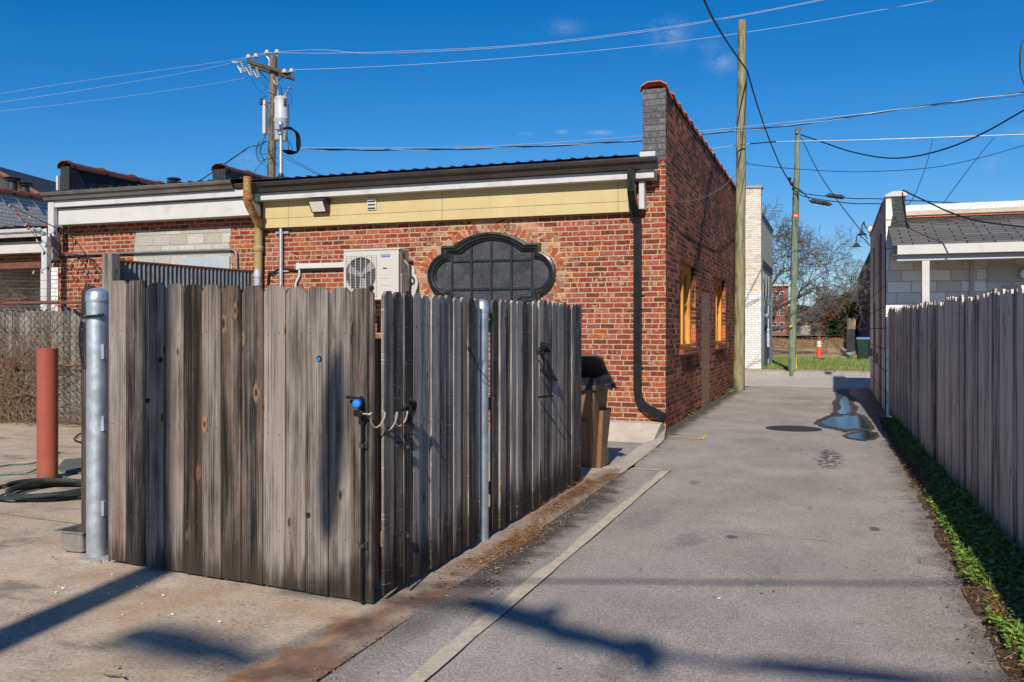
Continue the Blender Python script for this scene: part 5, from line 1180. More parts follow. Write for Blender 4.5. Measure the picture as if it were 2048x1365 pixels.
MB().box(q.x+.08, q.x+1.22, BY0-.068, BY0-.061, 1.1, 2.28).build('pane', M['glass_porch'], dw); MB().box(q.x+.58, q.x+.62, BY0-.078, BY0-.069, 1.1, 2.2).build('glazing_bar', M['white_trim'], dw)
MB().box(q.x-.25, q.x+2, BY0-.05, BY0-.013, 2.42, 2.72).build('sign_board', M['white_trim'], kb, bevel=.006)
q = onY(2049,548,BY0-.05); MB().lathe([(.03,0),(.10,.02),(.10,.08),(.08,.1)], (q.x, BY0-.05, q.z), 18, (0,-1,0)).build('porch_lamp', M['steel_galv'], kb, smooth=True)
# old openings and boxes on the alley wall
MB().box(BXW-.02, BXW-.003, 22.4, 22.62, 1.0, 2.2).build('downpipe', M['dark_metal'], kb); MB().box(BXW-.06, BXW-.003, 21.1, 21.35, .85, 1.05).build('junction_box', M['concrete_grey'], kb, bevel=.01); MB().box(BXW-.07, BXW-.003, 24.0, 24.3, .9, 1.1).build('junction_box', M['concrete_grey'], kb, bevel=.01)
m = MB()
for i, (y, s) in enumerate(((18.0,.02),(19.6,.03),(20.4,.015),(23.0,.03))): m.tube(crom([(BXW-.006, y+random.uniform(-.06,.06), .02+z*.5) for z in range(8)], 3), s*.5, 5)
m.build('vine_stain', M['dark_inside'], kb)
# gooseneck lamps and round flood light on the alley side
def goose(u, v, ub, vb, d, label):
    t = dep(u, v, d); b = dep(ub, vb, d)
    g = thing('gooseneck_lamp', tuple(t), label, 'lamp', 'gooseneck lamps over the alley')
    m = MB(); sc = .62
    m.tube(crom([b, b+Vector((-.08,0,.13)), (b+t)/2+Vector((-.05,0,.23)), t+Vector((.05,0,.26)), t+Vector((.0,0,.16)), t+Vector((0,0,.05))], 6), .016, 8); m.build('arm', M['dark_metal'], g, smooth=True)
    MB().lathe([(.02,.04),(.03,.03),(.045,-.015),(.125,-.075),(.13,-.085),(.11,-.075),(.02,-.015)], t, 24).build('shade', M['dark_metal'], g, smooth=True)
goose(1724,464,1742,470,24.0, 'nearer gooseneck lamp on the block wall, beside the round flood light')
goose(1713,488,1739,492,25.2, 'farther and lower gooseneck lamp on the block wall')
q = dep(1741,458,22.6)
fl = thing('flood_light', tuple(q), 'round glass-faced flood light at the top edge of the stained block wall', 'flood light')
MB().lathe([(.02,-.09),(.06,-.08),(.082,-.02),(.085,0),(.078,.01)], q, 24, (-.35,-1,.0)).build('housing', M['steel_galv'], fl, smooth=True); MB().lathe([(.066,.006),(.06,.014),(.03,.022),(.001,.025)], q, 24, (-.35,-1,0)).build('lens', M['lamp_lens'], fl, smooth=True)
MB().box(q.x+.06, q.x+.2, q.y+.03, q.y+.12, q.z-.05, q.z+.06).build('bracket', M['dark_metal'], fl)
# ================================================================== RIGHT BOARD FENCE
random.seed(9)
RA, RB = Vector((1.30, 2.6)), Vector((.945, 17.90))
L = (RB-RA).length; d = (RB-RA)/L; nb = 100; wv = L/nb
rf = thing('board_fence', (1.15, 9.5, 0), 'long grey dog-eared board fence along the right side of the alley', 'fence')
for i in range(nb):
    a = RB-d*wv*i; b = RB-d*wv*(i+1); f = i/nb
    step_ = .02 if (i % 16) < 8 else -.005
    zt = 1.95-.11*min(1, f*1.25)+random.uniform(-.02,.02)+step_*.6
    picket(a, b, .02+random.uniform(0,.03), zt, random.uniform(-.006,.014), M['wood_right'], rf, tilt=random.gauss(0,.011), ear=.035, gap=random.choice((.002,.004,.007)))
for i in range(0, 7):
    c = RB-d*(i*2.05+.9); MB().box(c.x+.058, c.x+.147, c.y-.045, c.y+.045, 0, 1.80).build('post', M['wood_grey_far'], rf)
for z in (.4, 1.0, 1.6): MB().obox(((RA.x+RB.x)/2+.038, (RA.y+RB.y)/2, z), (d.x,d.y,0), (d.y,-d.x,0), (0,0,1), L/2-.02, .018, .045).build('rail', M['wood_grey_far'], rf)
# ================================================================== WEEDS, NEEDLES, LITTER
random.seed(14); m = MB()
def leaf(m, p, s, a, tlt, asp=.6):
    ca, sa = math.cos(a), math.sin(a); p = Vector(p); f = Vector((ca, sa, tlt)).normalized()*s; w = Vector((-sa, ca, random.uniform(-.3,.3)))*s*asp*.5
    m.add([p-f*.1, p+f*.45+w, p+f, p+f*.45-w], [(0,1,2,3)])
def dens(x, y):
    return .5+.5*math.sin(x*7.1+y*1.7)*math.sin(y*2.3+x*3.)
cnt = 0
while cnt < 18000:
    y = 2.9+13.6*(random.random()**1.6); t = random.random(); x0 = .80+.03*math.sin(y*1.9)+.05*math.sin(y*.7)
    x1 = 1.30-.024*(y-2.6)-.02; x = x0+(x1-x0)*t**.8
    if random.random() > .12+.88*dens(x, y)**1.3 : continue
    if 5.4 < y < 6.0 and t < .45 and random.random() < .85: continue
    if y > 9.2 and t < .4 and random.random() < .8: continue
    hgt = random.random()**2*.06*(.4+t)+.006; cnt += 1
    leaf(m, (x, y, .035+hgt), random.choice((random.uniform(.010,.022), random.uniform(.012,.030), random.uniform(.02,.045))), random.uniform(0,6.3), random.uniform(-.3,.8), random.uniform(.5,.95))
for _ in range(800):
    y = 2.9+13.6*random.random()**1.4; x = random.uniform(.82, 1.27-.024*(y-2.6)); a = random.uniform(0,6.3); hh = random.uniform(.03,.08)
    m.add([(x-.003,y,.03),(x+.003,y,.03),(x+.05*math.cos(a),y+.05*math.sin(a),.03+hh)], [(0,1,2)])
tag(m.build('weeds', M['leaf_weed'], None), 'low green weeds growing in the strip along the right fence', 'weeds', kind='stuff')
def needles(m, n_, fn, smin=.04, smax=.11, w=.0022):
    for _ in range(n_):
        x, y, z = fn(); a = random.uniform(0,6.3); s = random.uniform(smin,smax); ca, sa = math.cos(a)*s, math.sin(a)*s; px, py = -math.sin(a)*w, math.cos(a)*w; dz = random.uniform(-.01,.02)
        m.add([(x-px,y-py,z),(x+px,y+py,z),(x+ca+px*.5,y+sa+py*.5,max(.006,z+dz)),(x+ca-px*.5,y+sa-py*.5,max(.006,z+dz))], [(0,1,2,3)])
m = MB()
def f1():
    y = random.choice((random.uniform(7.2,9.6), random.gauss(6.3,.25), random.uniform(5.4,8.6), random.gauss(8.9,.5), random.gauss(8.3,.5)))
    t = abs(random.gauss(0,.10)); return (-2.40+t+.10*(y < 7)+(.0 if y < 9 else .08), y, .006+random.random()**2*(.05 if y > 7.4 else .012)*(1-min(1, t*4)))
needles(m, 3000, f1)
needles(m, 260, lambda: (.80+random.random()*.25, random.gauss(5.6,.25), .05), .05, .12)
needles(m, 1500, lambda: (.66+random.random()*.34, random.uniform(4,14), .03+random.random()*.02), .03, .09)
tag(m.build('pine_straw', M['needle'], None), 'brown pine straw drifted along the foot of the alley-side gates and road edge', 'pine straw', kind='stuff')
m = MB()
for _ in range(1700):
    r_ = random.random()
    if r_ < .25: x, y = random.uniform(-2.42,-1.9), random.uniform(4.6,9.5)
    elif r_ < .88: x, y = random.gauss(.92,.14), random.uniform(3.5,16)
    else: x, y = random.uniform(-8,.6), random.uniform(3.2,14)
    leaf(m, (x, y, .008+random.random()*.012), random.uniform(.008,.03), random.uniform(0,6.3), random.uniform(-.2,.3), random.uniform(.4,.8))
tag(m.build('dry_leaves', M['leaf_dry'], None), 'scattered crumbs of dry leaf on the concrete and asphalt', 'dry leaves', kind='stuff')
m = MB()
for _ in range(1500):
    y = 2.9+13.5*random.random()**1.5; x = random.gauss(.80,.07); s = random.uniform(.003,.013); a0_ = random.uniform(0,6.3)
    m.add([(x+s*math.cos(a0_+k*2.1)*random.uniform(.6,1.2), y+s*math.sin(a0_+k*2.1)*random.uniform(.6,1.2), .004) for k in range(3)]+[(x,y,.006+s*.8)], [(0,1,3),(1,2,3),(2,0,3)])
for _ in range(500):
    y = random.uniform(3.3,9.5); x = random.gauss(-2.14,.06); s = random.uniform(.003,.010); a0_ = random.uniform(0,6.3)
    m.add([(x+s*math.cos(a0_+k*2.1), y+s*math.sin(a0_+k*2.1), .002) for k in range(3)]+[(x,y,.004+s*.8)], [(0,1,3),(1,2,3),(2,0,3)])
tag(m.build('gravel', M['grit'], None), 'loose asphalt crumbs and grit along both edges of the alley', 'gravel', kind='stuff')
m = MB()
for q in ((118,1174),(124,1176),(131,1173),(112,1186),(127,1178),(225,1150),(217,1189),(327,1192),(274,1175),(245,1231),(440,1245),(285,1209),(1438,1198),(345,1230)):
    p = gnd(*q); s = random.uniform(.004,.011)
    m.prism([(p.x+s*math.cos(a)*random.uniform(.6,1.2), p.y+s*math.sin(a)*random.uniform(.6,1.2), .003) for a in (0,1.1,2.2,3.3,4.4,5.4)], (0,0,.004))
tag(m.build('paper_scraps', M['paper_white'], None), 'tiny white paper scraps strewn on the concrete before the front gate', 'litter', kind='stuff')
p = gnd(1587,858); mh = thing('manhole_cover', (p.x, p.y, 0), 'round cast iron manhole cover in the alley beside the puddle', 'manhole cover')
m = MB(); m.lathe([(.43,.001),(.43,.007),(.40,.008)], (p.x,p.y,0), 36); m.build('ring', M['dark_metal'], mh)
m = MB(); m.lathe([(.385,.002),(.385,.009),(.001,.0095)], (p.x,p.y,0), 36)
for i in range(-6, 7):
    for j in range(-6, 7):
        if i*i+j*j < 34: m.box(p.x+i*.058-.018, p.x+i*.058+.018, p.y+j*.058-.018, p.y+j*.058+.018, .009, .014)
m.build('cover', M['iron_cover'], mh)
p = gnd(236,1352); m = MB(); m.tube(crom([gnd(208,1350,.01), gnd(225,1351,.02), gnd(240,1352,.015), gnd(246,1356,.02)], 4), .004, 5).tube(crom([gnd(236,1352,.012), gnd(244,1347,.03)], 4), .003, 5); tag(m.build('twig', M['twig'], None), 'small dry twig lying alone on the concrete at the bottom left', 'twig')
# ================================================================== POLES
def pole(name, base, top, r0, r1, mat, label, cat='utility pole', seg=20):
    t = thing(name, tuple(base), label, cat); m = MB(); b, tp = Vector(base), Vector(top); k = 12
    m.tube([b.lerp(tp, i/k)+Vector((random.uniform(-.008,.008), 0, 0)) for i in range(k+1)], [r0+(r1-r0)*i/k for i in range(k+1)], seg)
    m.build('pole', mat, t, smooth=True); return t
b1 = gnd(1478,781); b1.z = -.3; t1 = dep(1484,42,23.45); 
P1 = pole('wooden_pole', b1, t1, .150, .108, M['wood_pole_green'], 'tall bare pale-green treated wooden pole at the far corner of the brick building', 'wooden pole')
b2 = Vector((-1.36, 31.85, .0)); t2 = dep(1596,256,30.4); 
P2 = pole('wooden_pole', b2, t2, .125, .088, M['wood_pole_teal'], 'greenish wooden pole with an orange tag standing in the pavement across the street', 'wooden pole')
f = lambda v: b2.lerp(t2, (dep(1590,v,30.3).z-b2.z)/(t2.z-b2.z))
q = f(432); m = MB(); m.lathe([(.108,-.055),(.112,-.05),(.112,.05),(.108,.055)], q, 20); m.build('tag_plate', M['orange_tag'], P2, smooth=True)
MB().box(q.x-.05, q.x+.04, q.y-.121, q.y-.113, q.z-.012, q.z+.02).build('tag_lettering', M['white_paint'], P2)
q = f(443); MB().obox((q.x, q.y-.11, q.z-.05), (1,0,0), (0,1,0), (0,0,1), .018, .012, .11).build('meter_slot', M['dark_metal'], P2)
m = MB(); q = f(265); m.lathe([(.03,-.04),(.045,-.02),(.045,.02),(.03,.04)], (q.x-.02,q.y-.12,q.z), 12); m.build('insulator', M['porcelain_grey'], P2, smooth=True)
MB().tube([f(360)+Vector((-.1,-.05,0)), f(420)+Vector((-.11,-.05,0)), f(560)+Vector((-.12,-.05,0))], .012, 6).build('riser', M['dark_metal'], P2)
yg = thing('guy_guard', (-1.1, 31.9, .1), 'bright yellow plastic guy wire guard leaning beside the pole with the orange tag', 'guy guard')
g0, g1 = dep(1592,738,30.6), dep(1590,654,30.5); m = MB(); m.tube([g0, g1], .03, 10); m.build('guard', M['yellow_plastic'], yg, smooth=True)
MB().tube([g1, dep(1581,653,30.2)], .035, 10).build('guard_top', M['yellow_plastic'], yg, smooth=True)
# main utility pole with transformer behind the building
pd = 32.; pb = dep(535,700,pd); pb.z = -.3; pt = dep(547,113,pd)
U = pole('utility_pole', pb, pt, .185, .125, M['wood_pole_old'], 'weathered utility pole with double crossarm and grey transformer rising behind the brick building')
def pp(u, v, dd=0.): return dep(u, v, pd+dd)
a, b = pp(497,128,-.25), pp(589,156,.05)
ax = (b-a).normalized(); up = Vector((0,0,1)); ay = ax.cross(up).normalized()
for off in (-.19, .19):
    s_ = Vector((ay.x, ay.y, 0))*off; c = (a+b)/2+s_+Vector((-.1 if off > 0 else 0,0,.06 if off > 0 else 0))
    MB().obox(c, ax, ay, up, (b-a).length/2-.05*(off > 0), .045, .06).build('crossarm', M['crossarm_wood'], U, bevel=.006)
for s in (-.55, .45): MB().tube([(a+b)/2+ax*s+ay*-.2, pp(543,168)+ay*-.16], .014, 5).build('brace', M['dark_metal'], U)
def insul(p, h=.16):
    o = MB().tube([p-Vector((0,0,.12)), p], .014, 6).build('pin', M['dark_metal'], U); m = MB(); m.lathe([(.04,0),(.12,.01),(.13,.03),(.075,.06),(.09,.08),(.06,.12),(.07,.14),(.03,.16)], p-Vector((0,0,.02)), 16); m.build('insulator', M['porcelain'], U, smooth=True)
for u, v in ((497,117),(512,115),(583,145),(569,146)): insul(pp(u, v, -.2))
for u, v, k in ((534,108,-1),(554,107,1)):
    insul(pp(u, v)); MB().tube(crom([pp(538 if k < 0 else 550,132), pp(538 if k < 0 else 550,120), pp(u, v+6), pp(u, v+2)], 5), .016, 6).build('bracket', M['steel_galv'], U)
def cutout(u0, v0, u1, v1):
    A, B = pp(u0, v0, -.35), pp(u1, v1, -.35); dr = (B-A); L = dr.length; m = MB(); prof = [(.035,0)]
    for i in range(5): prof += [(.045, L*(i+.2)/5), (.07, L*(i+.4)/5), (.07, L*(i+.5)/5), (.045, L*(i+.7)/5)]
    m.lathe(prof+[(.035, L)], A, 12, dr); m.build('cutout', M['porcelain_grey'], U, smooth=True)
    MB().tube([B, B+Vector((-.12,0,.08)), A+Vector((-.14,0,-.08))], .014, 5).build('fuse_tube', M['wire_pale'], U)
for q in ((481,124,492,147),(498,130,506,154),(513,136,519,158),(553,155,556,172)): cutout(*q)
MB().lathe([(.02,-.03),(.13,-.02),(.14,.02),(.02,.035)], pp(471,125,-.4), 16, (.3,-.3,1)).build('insulator', M['porcelain'], U, smooth=True)
MB().tube([pp(474,130,-.4), pp(483,146,-.38)], .018, 6).build('fuse_tube', M['reflective_white'], U)
tz1, tz0 = pp(563,196,-.2), pp(561,281,-.2); tr_ = .235
tcx = pp(562.5,240,-.15)
tf = MB().lathe([(tr_*.94,tz0.z-tcx.z),(tr_,tz0.z-tcx.z+.02),(tr_,0.0),(tr_*1.03,.01),(tr_*1.03,.05),(tr_,.06),(tr_,tz1.z-tcx.z-.06),(tr_*1.05,tz1.z-tcx.z-.05),(tr_*1.05,tz1.z-tcx.z),(tr_*.8,tz1.z-tcx.z+.05),(.01,tz1.z-tcx.z+.07)], tcx, 32).build('transformer', M['transformer_grey'], U, smooth=True)
for u, v, w_ in ((556,196,.035),(570,194,.035)):
    p = pp(u, v, -.2); MB().lathe([(.05,0),(.06,.06),(.04,.07),(.055,.13),(.035,.14),(.045,.2),(.015,.22),(.012,.4)], p, 12, (0 if u < 560 else .5, 0, 1)).build('bushing', M['porcelain_grey'], tf, smooth=True)
m = MB()
for v in (203, 240): p = pp(549,v,-.05); m.box(p.x-.1, p.x+.12, p.y-.06, p.y+.06, p.z-.06, p.z+.06)
m.build('hanger', M['transformer_grey'], tf); p = pp(569,214,-.3); MB().lathe([(.03,0),(.05,.05),(.05,.25),(.03,.3)], p, 10).build('arrester', M['dark_metal'], tf, smooth=True); MB().box(p.x-.05, p.x+.05, p.y-.03, p.y+.02, p.z-1.2, p.z-1.0).build('rust_patch', M['rust_pipe'], tf)
p = pp(530.5,235,0); MB().box(p.x-.06, p.x+.06, p.y-.1, p.y+.1, p.z-.6, p.z+.6).build('capacitor', M['transformer_grey'], U, bevel=.02)
p = pp(522,205,-.1); MB().lathe([(.03,-.1),(.06,-.08),(.06,.12),(.03,.14)], p, 10).build('arrester', M['dark_metal'], U, smooth=True)
m = MB(); jl = [[(503,156),(515,178),(533,193)],[(518,160),(530,170),(545,182)],[(560,172),(563,182),(564,194)],[(564,176),(576,178),(584,177),(583,182)],[(572,185),(582,190),(583,204),(576,214)],[(522,198),(530,193),(536,197)],
      [(576,208),(578,230),(577,252)],[(532,270),(520,300),(530,325)],[(534,300),(545,310),(552,298),(548,290)],[(536,316),(522,322),(514,305),(518,282),(530,270)],[(552,312),(558,318),(564,300),(556,276)],[(575,275),(578,300),(585,298),(578,282)],[(530,282),(519,306),(533,308),(545,300)],[(545,300),(556,296),(585,305)],[(538,340),(528,330),(516,320),(512,300),(520,285)],[(555,330),(548,322),(545,310),(556,334)]]
for l in jl: m.tube(crom([pp(u, v, -.35) for u, v in l], 5), .013, 4)
m.build('jumper', M['wire_black'], U)
# drip loops beside the mast
m = MB()
for i, o_ in enumerate((0, 3, 6)):
    m.tube(crom([onY(566,258,FY-.2), onY(580,258-o_*.4,FY+.2), onY(596-o_*.6,268,FY+.4), onY(600-o_,290,FY+.5), onY(594,304,FY+.5), onY(578,308-o_,FY+.3), onY(566,302,FY)], 6), .018, 5)
tag(m.build('drip_loop', M['wire_black'], None, smooth=True), 'black service cables looping from the weatherhead beside the transformer', 'service cable')
# ================================================================== OVERHEAD WIRES
def wire(pts, r, mat, label, grp='overhead wires', name='overhead_wire', n=10, seg=5):
    m = MB(); m.tube(crom(pts, n), r, seg, cap=True); return tag(m.build(name, M[mat], None, smooth=True), label, 'wire', grp)
wire([dep(-60,197,40), dep(180,160,37), dep(400,130,34), dep(497,115,31.9), dep(534,106,32), dep(640,107,31.6), dep(760,104,31.2), dep(1030,91,29.8), dep(1330,55,28), dep(1640,0,26), dep(2150,-110,23)], .0065, 'wire_pale', 'topmost pale power wire passing over the pole-top insulators')
wire([dep(-60,214,40), dep(180,178,37), dep(400,140,34), dep(512,113,31.9), dep(554,105,32), dep(640,100,31.6), dep(760,107,31.2), dep(1030,93.5,29.8), dep(1330,58,28), dep(1660,-2,26), dep(2150,-106,23)], .0065, 'wire_pale', 'second pale power wire, just under the topmost one')
wire([dep(-60,230,40), dep(200,200,37), dep(400,172,34), dep(497,155,32.2)], .0055, 'wire_pale', 'pale power wire running from the crossarm to the left edge')
wire([dep(583,140,32), dep(700,136,31.6), dep(900,125,30.6), dep(1200,101,29), dep(1500,64,27.3), dep(1875,0,25.2), dep(2200,-66,23.5)], .0065, 'wire_pale', 'lowest pale power wire from the right end of the crossarm, passing the tall pole top')
def twist(pts, r, label, tw=.55, mats=('wire_black','wire_pale')):
    c = crom(pts, 26); t = thing('service_cable', tuple(c[0]), label, 'wire', 'overhead wires'); ph = 0
    for k, mt_ in enumerate(mats):
        q = []; L = 0
        for i, p in enumerate(c):
            if i: L += (p-c[i-1]).length
            a = 2*math.pi*L/tw + k*math.pi; q.append(p+Vector((0, r*.8*math.cos(a), r*.8*math.sin(a))))
        m = MB(); m.tube(q, r*(1. if k == 0 else .6), 5); m.build('strand', M[mt_], t, smooth=True)
twist([dep(596,300,18.5), dep(740,300,19.3), dep(900,299,20), dep(1100,292,21), dep(1288,281,22), dep(1430,266,22.5), dep(1600,249,23), dep(1800,219,23), dep(2080,181,22.5)], .014, 'black twisted service cable sagging from the mast past the grey parapet end', 2.2)
wire([dep(598,296,18.5), dep(900,295,20.1), dep(1100,286,21.1), dep(1288,272,22.1), dep(1430,260,22.6), dep(1700,231,23.1), dep(2080,187,22.6)], .007, 'wire_pale', 'thin pale messenger wire just above the twisted service cable')
wire([dep(1380,304,25), dep(1432,297,25.4), dep(1540,285,26), dep(1700,281,26), dep(1860,276,25.6), dep(2080,268,25)], .014, 'wire_pale', 'pale bundled wire passing behind the tall pole towards the right edge')
wire([dep(1500,288,25.75), dep(1552,283.5,25.95)], .017, 'wire_black', 'short black splice sleeve on the pale bundled wire beside the tall pole')
wire([dep(1380,-60,11), dep(1408,0,13.2), dep(1430,45,16), dep(1460,93,19.5), dep(1495,143,23.2)], .020, 'wire_black', 'thick black cable dropping from the top edge to the side of the tall pole', n=12)
wire([dep(1495,143,23.2), dep(1512,202,24.4), dep(1535,270,26.4), dep(1560,330,28.6), dep(1578,362,29.9), dep(1588,376,30.2)], .020, 'wire_black', 'thick black cable running from the tall pole down to the orange-tagged pole')
MB().tube([dep(1495,143,23.15), dep(1489,240,23.2), dep(1483,300,23.2), dep(1476,330,23.2)], .012, 5).build('cable_tail', M['wire_black'], P1)
wire([dep(1602,270,30.3), dep(1640,283,29.6), dep(1700,303,28), dep(1770,316,26.5), dep(1830,313,25.2), dep(1900,295,24), dep(1970,265,23), dep(2060,214,22)], .022, 'wire_black', 'heavy black cable sagging in an arc from the far pole to the right edge')
wire([dep(1602,276,30.3), dep(1612,295,29.6), dep(1640,350,28), dep(1680,408,26.3), dep(1722,462,25), dep(1735,478,24.6)], .013, 'wire_black', 'black drop wire slanting from the far pole to the gooseneck lamps')
wire([dep(1494,322,23.3), dep(1502,329,23.4), dep(1600,339,25), dep(1720,344,25), dep(1860,336,24.4), dep(1960,316,24), dep(2080,282,23.5)], .009, 'wire_black', 'thin black wire sagging from the tall pole across to the right edge')
wire([dep(1494,328,23.3), dep(1470,352,21), dep(1440,378,18.6), dep(1400,398,16.5), dep(1350,404,14.4), dep(1332,402,14.08)], .007, 'wire_grey', 'thin grey wire from the tall pole down to the brick corner')
wire([dep(1865,281,25.6), dep(1855,322,23.5), dep(1840,365,21), dep(1825,398,19), dep(1806,420,17.6)], .008, 'wire_black', 'thin drop wire curving down to the wrapped parapet end')
wire([dep(1987,277,25.2), dep(1950,322,22.5), dep(1910,375,20), dep(1868,432,18.2)], .008, 'wire_black', 'thin straight drop wire slanting to the shingled porch roof')
wire([dep(1806,381,16.4), dep(1850,402,15.4), dep(1900,425,14.6), dep(1960,443,14), dep(2060,456,13.4)], .014, 'wire_black', 'black cable drooping from the parapet cap across the shingles')
for (va, vb, ve, ub, vbx, lab) in ((382,390,412,1671,393.5,'upper telephone cable with a splice case from the far pole to the right edge'),(388,400,426,1641,406,'lower telephone cable with a splice case from the far pole to the right edge')):
    wire([dep(1592,va-6,30.2), dep(1612,va+6,29.8), dep(1700,vb+7 if vb > 395 else vb+7,28), dep(1780,vb+9,27), dep(2080,ve+4,24)], .015, 'wire_black', lab)
for (u0, u1, v0, v1, d_, lab) in ((1655,1687,391,395,28.6,'upper ribbed black splice case hanging on the telephone cable'),(1621,1661,402,409,29.2,'lower ribbed black splice case hanging on the telephone cable')):
    A, B = dep(u0,v0,d_), dep(u1,v1,d_); dr = B-A; L = dr.length; k = 14
    m = MB(); m.lathe([(.02,-.06),(.03,0)]+[(.075 if i % 2 else .066, L*(i+.5)/k) for i in range(k)]+[(.03,L),(.02,L+.06)], A, 12, dr); tag(m.build('splice_case', M['dark_metal'], None, smooth=True), lab, 'splice case', 'cable splice cases')
m = MB()
for u, v in ((1579,358),(1583,368),(1587,378)): m.lathe([(.02,-.06),(.055,-.03),(.055,.03),(.02,.06)], dep(u,v,30), 10, (.5,0,-1))
m.tube(crom([dep(1580,362,30), dep(1588,374,30.1), dep(1602,382,30), dep(1612,392,29.9), dep(1618,398,29.8)], 5), .018, 5); m.build('cable_clamp', M['wire_black'], P2, smooth=True)
wire([pp(533,283), dep(516,292,30), dep(500,294,29), dep(470,314,26), dep(430,342,23.5), dep(395,364,21.5), dep(368,380,20)], .016, 'wire_black', 'black cable slanting from the utility pole down to the roof vent on the left')
wire([pp(530,270), dep(512,286,30), dep(480,309,27), dep(430,341,23.6), dep(380,372,20.6)], .008, 'wire_pale', 'pale wire slanting down alongside the black cable left of the utility pole')
wire([pp(530,318), dep(512,340,24), dep(498,358,18)], .007, 'wire_black', 'thin wire from the utility pole to the top of the rusty drain pipe')
wire([dep(568,316,28), dep(600,331,24), dep(640,353,20)], .008, 'wire_black', 'lower of two thin wires dropping right from the utility pole to the metal roof')
wire([dep(568,310,28), dep(610,332,24), dep(652,356,20)], .006, 'wire_black', 'upper of two thin wires dropping right from the utility pole to the metal roof')
m = MB()
for k in range(3): m.tube(crom([dep(2060,70+k*3,20), dep(2044,85,20), dep(2041-k,120,20), dep(2042,150,20), dep(2052,178,20)], 6), .012, 5)
tag(m.build('cable_coil', M['wire_black'], None, smooth=True), 'black cable coil half cut off at the upper right edge', 'cable')
# ================================================================== POLE BEHIND THE PHOTOGRAPHER (its shadow lies on the concrete and the gates)
Q = thing('utility_pole', (-2.75, -5, 0), 'utility pole and cables behind the viewer that throw the dark band across the concrete', 'utility pole')
MB().tube([(-2.78,-5,-.1),(-2.72,-5,8.6)], [.17,.13], 16).build('pole', M['wood_pole_old'], Q, smooth=True)
def unsh(u, v, h, z=0.):
    """point at height h whose sun shadow lands on the ground where pixel (u, v) looks"""
    g = gnd(u, v, z); k = (h-z)/to_sun.z; return g+to_sun*k
m = MB(); m.tube(crom([unsh(700,1176,6.6), unsh(1110,1163,6.4), unsh(1500,1166,6.3), unsh(1900,1166,6.3), unsh(2300,1150,6.4)], 8), .018, 6)
m.build('cable', M['wire_black'], Q)
m = MB(); m.tube(crom([unsh(560,1180,8.0), unsh(930,1212,8.2), unsh(1110,1254,8.2), unsh(1300,1302,8.2), unsh(1500,1335,8.2), unsh(1900,1360,8.2), unsh(2300,1380,8.2)], 8), .028, 6); m.build('cable', M['wire_black'], Q)
def case(A, B, r, nm='splice_case'):
    dr = B-A; L = dr.length; MB().lathe([(r*.3,0),(r*.8,L*.12),(r,L*.3),(r,L*.75),(r*.7,L*.9),(r*.25,L)], A, 14, dr).build(nm, M['dark_metal'], Q, smooth=True)
case(unsh(930,1200,8.2), unsh(1130,1262,8.2), .095); case(unsh(1080,1250,8.2), unsh(1320,1318,8.2), .075); case(unsh(1270,1288,8.1), unsh(1310,1345,8.1), .07); case(unsh(1480,1325,8.2), unsh(1900,1368,8.2), .065)  # unseen cases, added and sized for the broad shadow band on the alley
for l, r_ in (([(240,1278),(300,1262),(380,1280),(470,1318),(500,1330)], .07), ([(262,1272),(330,1290),(400,1306),(470,1300)], .09), ([(300,1280),(360,1275),(430,1298),(480,1316)], .08)):
    MB().tube(crom([unsh(u, v, 10.5) for u, v in l], 6), r_, 8).build('cable_coil', M['wire_black'], Q)  # unseen bent tubes added to shape the soft shadow blob on the concrete
MB().tube(crom([unsh(960,1200,8.4), unsh(1050,1225,8.6), unsh(1120,1215,8.6), unsh(1090,1265,8.4), unsh(1180,1290,8.4), unsh(1290,1280,8.6), unsh(1330,1320,8.4)], 8), .03, 6).build('cable_coil', M['wire_black'], Q)  # unseen loop added to break up the shadow band
MB().tube(crom([unsh(455,1312,8), unsh(540,1312,8.0), unsh(640,1265,8.1), unsh(760,1230,8.2)], 5), .03, 6).build('cable', M['wire_black'], Q)
g_ = Vector((-2.80,4.56,.35)); k1_ = 9.6; A_ = g_+to_sun*k1_; g_ = Vector((-2.72,4.56,1.45)); B_ = g_+to_sun*k1_; case(A_, B_, .085, 'shadow_caster')  # unseen upright piece added to cast the vertical shadow streak on the front gate
# ================================================================== ACROSS THE STREET
random.seed(51)
GY = 33.62
cb = thing('cream_building', (-6, 37, .1), 'cream brick building across the street, white painted below, with a taller corner pier', 'building')
CX = -2.5; cz1 = 6.72; cz2 = 5.75; zp = 2.98
MB().box(-14, CX, GY, 40., zp, cz2).box(-14, CX-.001, GY-.0, GY+.36, cz2, cz1).build('upper_wall', M['brick_cream'], cb)
MB().box(-14, CX+.003, GY-.003, 40.003, 0, zp-.002).build('lower_wall', M['brick_white'], cb)
MB().box(-14, CX+.05, GY-.05, GY+.42, cz1, cz1+.10).build('coping', M['concrete_grey'], cb, bevel=.01); MB().box(CX-.3, CX+.04, GY+.43, 40.05, cz2, cz2+.12).build('coping', M['dark_metal'], cb)
MB().box(CX-1.0, CX-.55, GY-.07, GY-.004, 4.15, 4.24).build('ledge', M['concrete_grey'], cb)
for i in range(3):
    y = 34.6+i*1.55
    w_ = MB().box(CX-.02, CX+.012, y, y+.85, 2.75, 3.75).build('window', M['white_trim'], cb); MB().box(CX+.0125, CX+.018, y+.07, y+.78, 2.82, 3.68).build('pane', M['glass_dark'], w_)
MB().box(CX-.02, CX+.04, 34.2, 39.4, 3.9, 4.15).build('lintel', M['dark_metal'], cb)
dr_ = MB().box(CX, CX+.035, 35.4, 38.2, .2, 2.6).build('door', M['door_blue'], cb, bevel=.008); MB().box(CX+.035, CX+.06, 36.75, 36.8, .25, 2.55).build('door_edge', M['white_trim'], dr_)
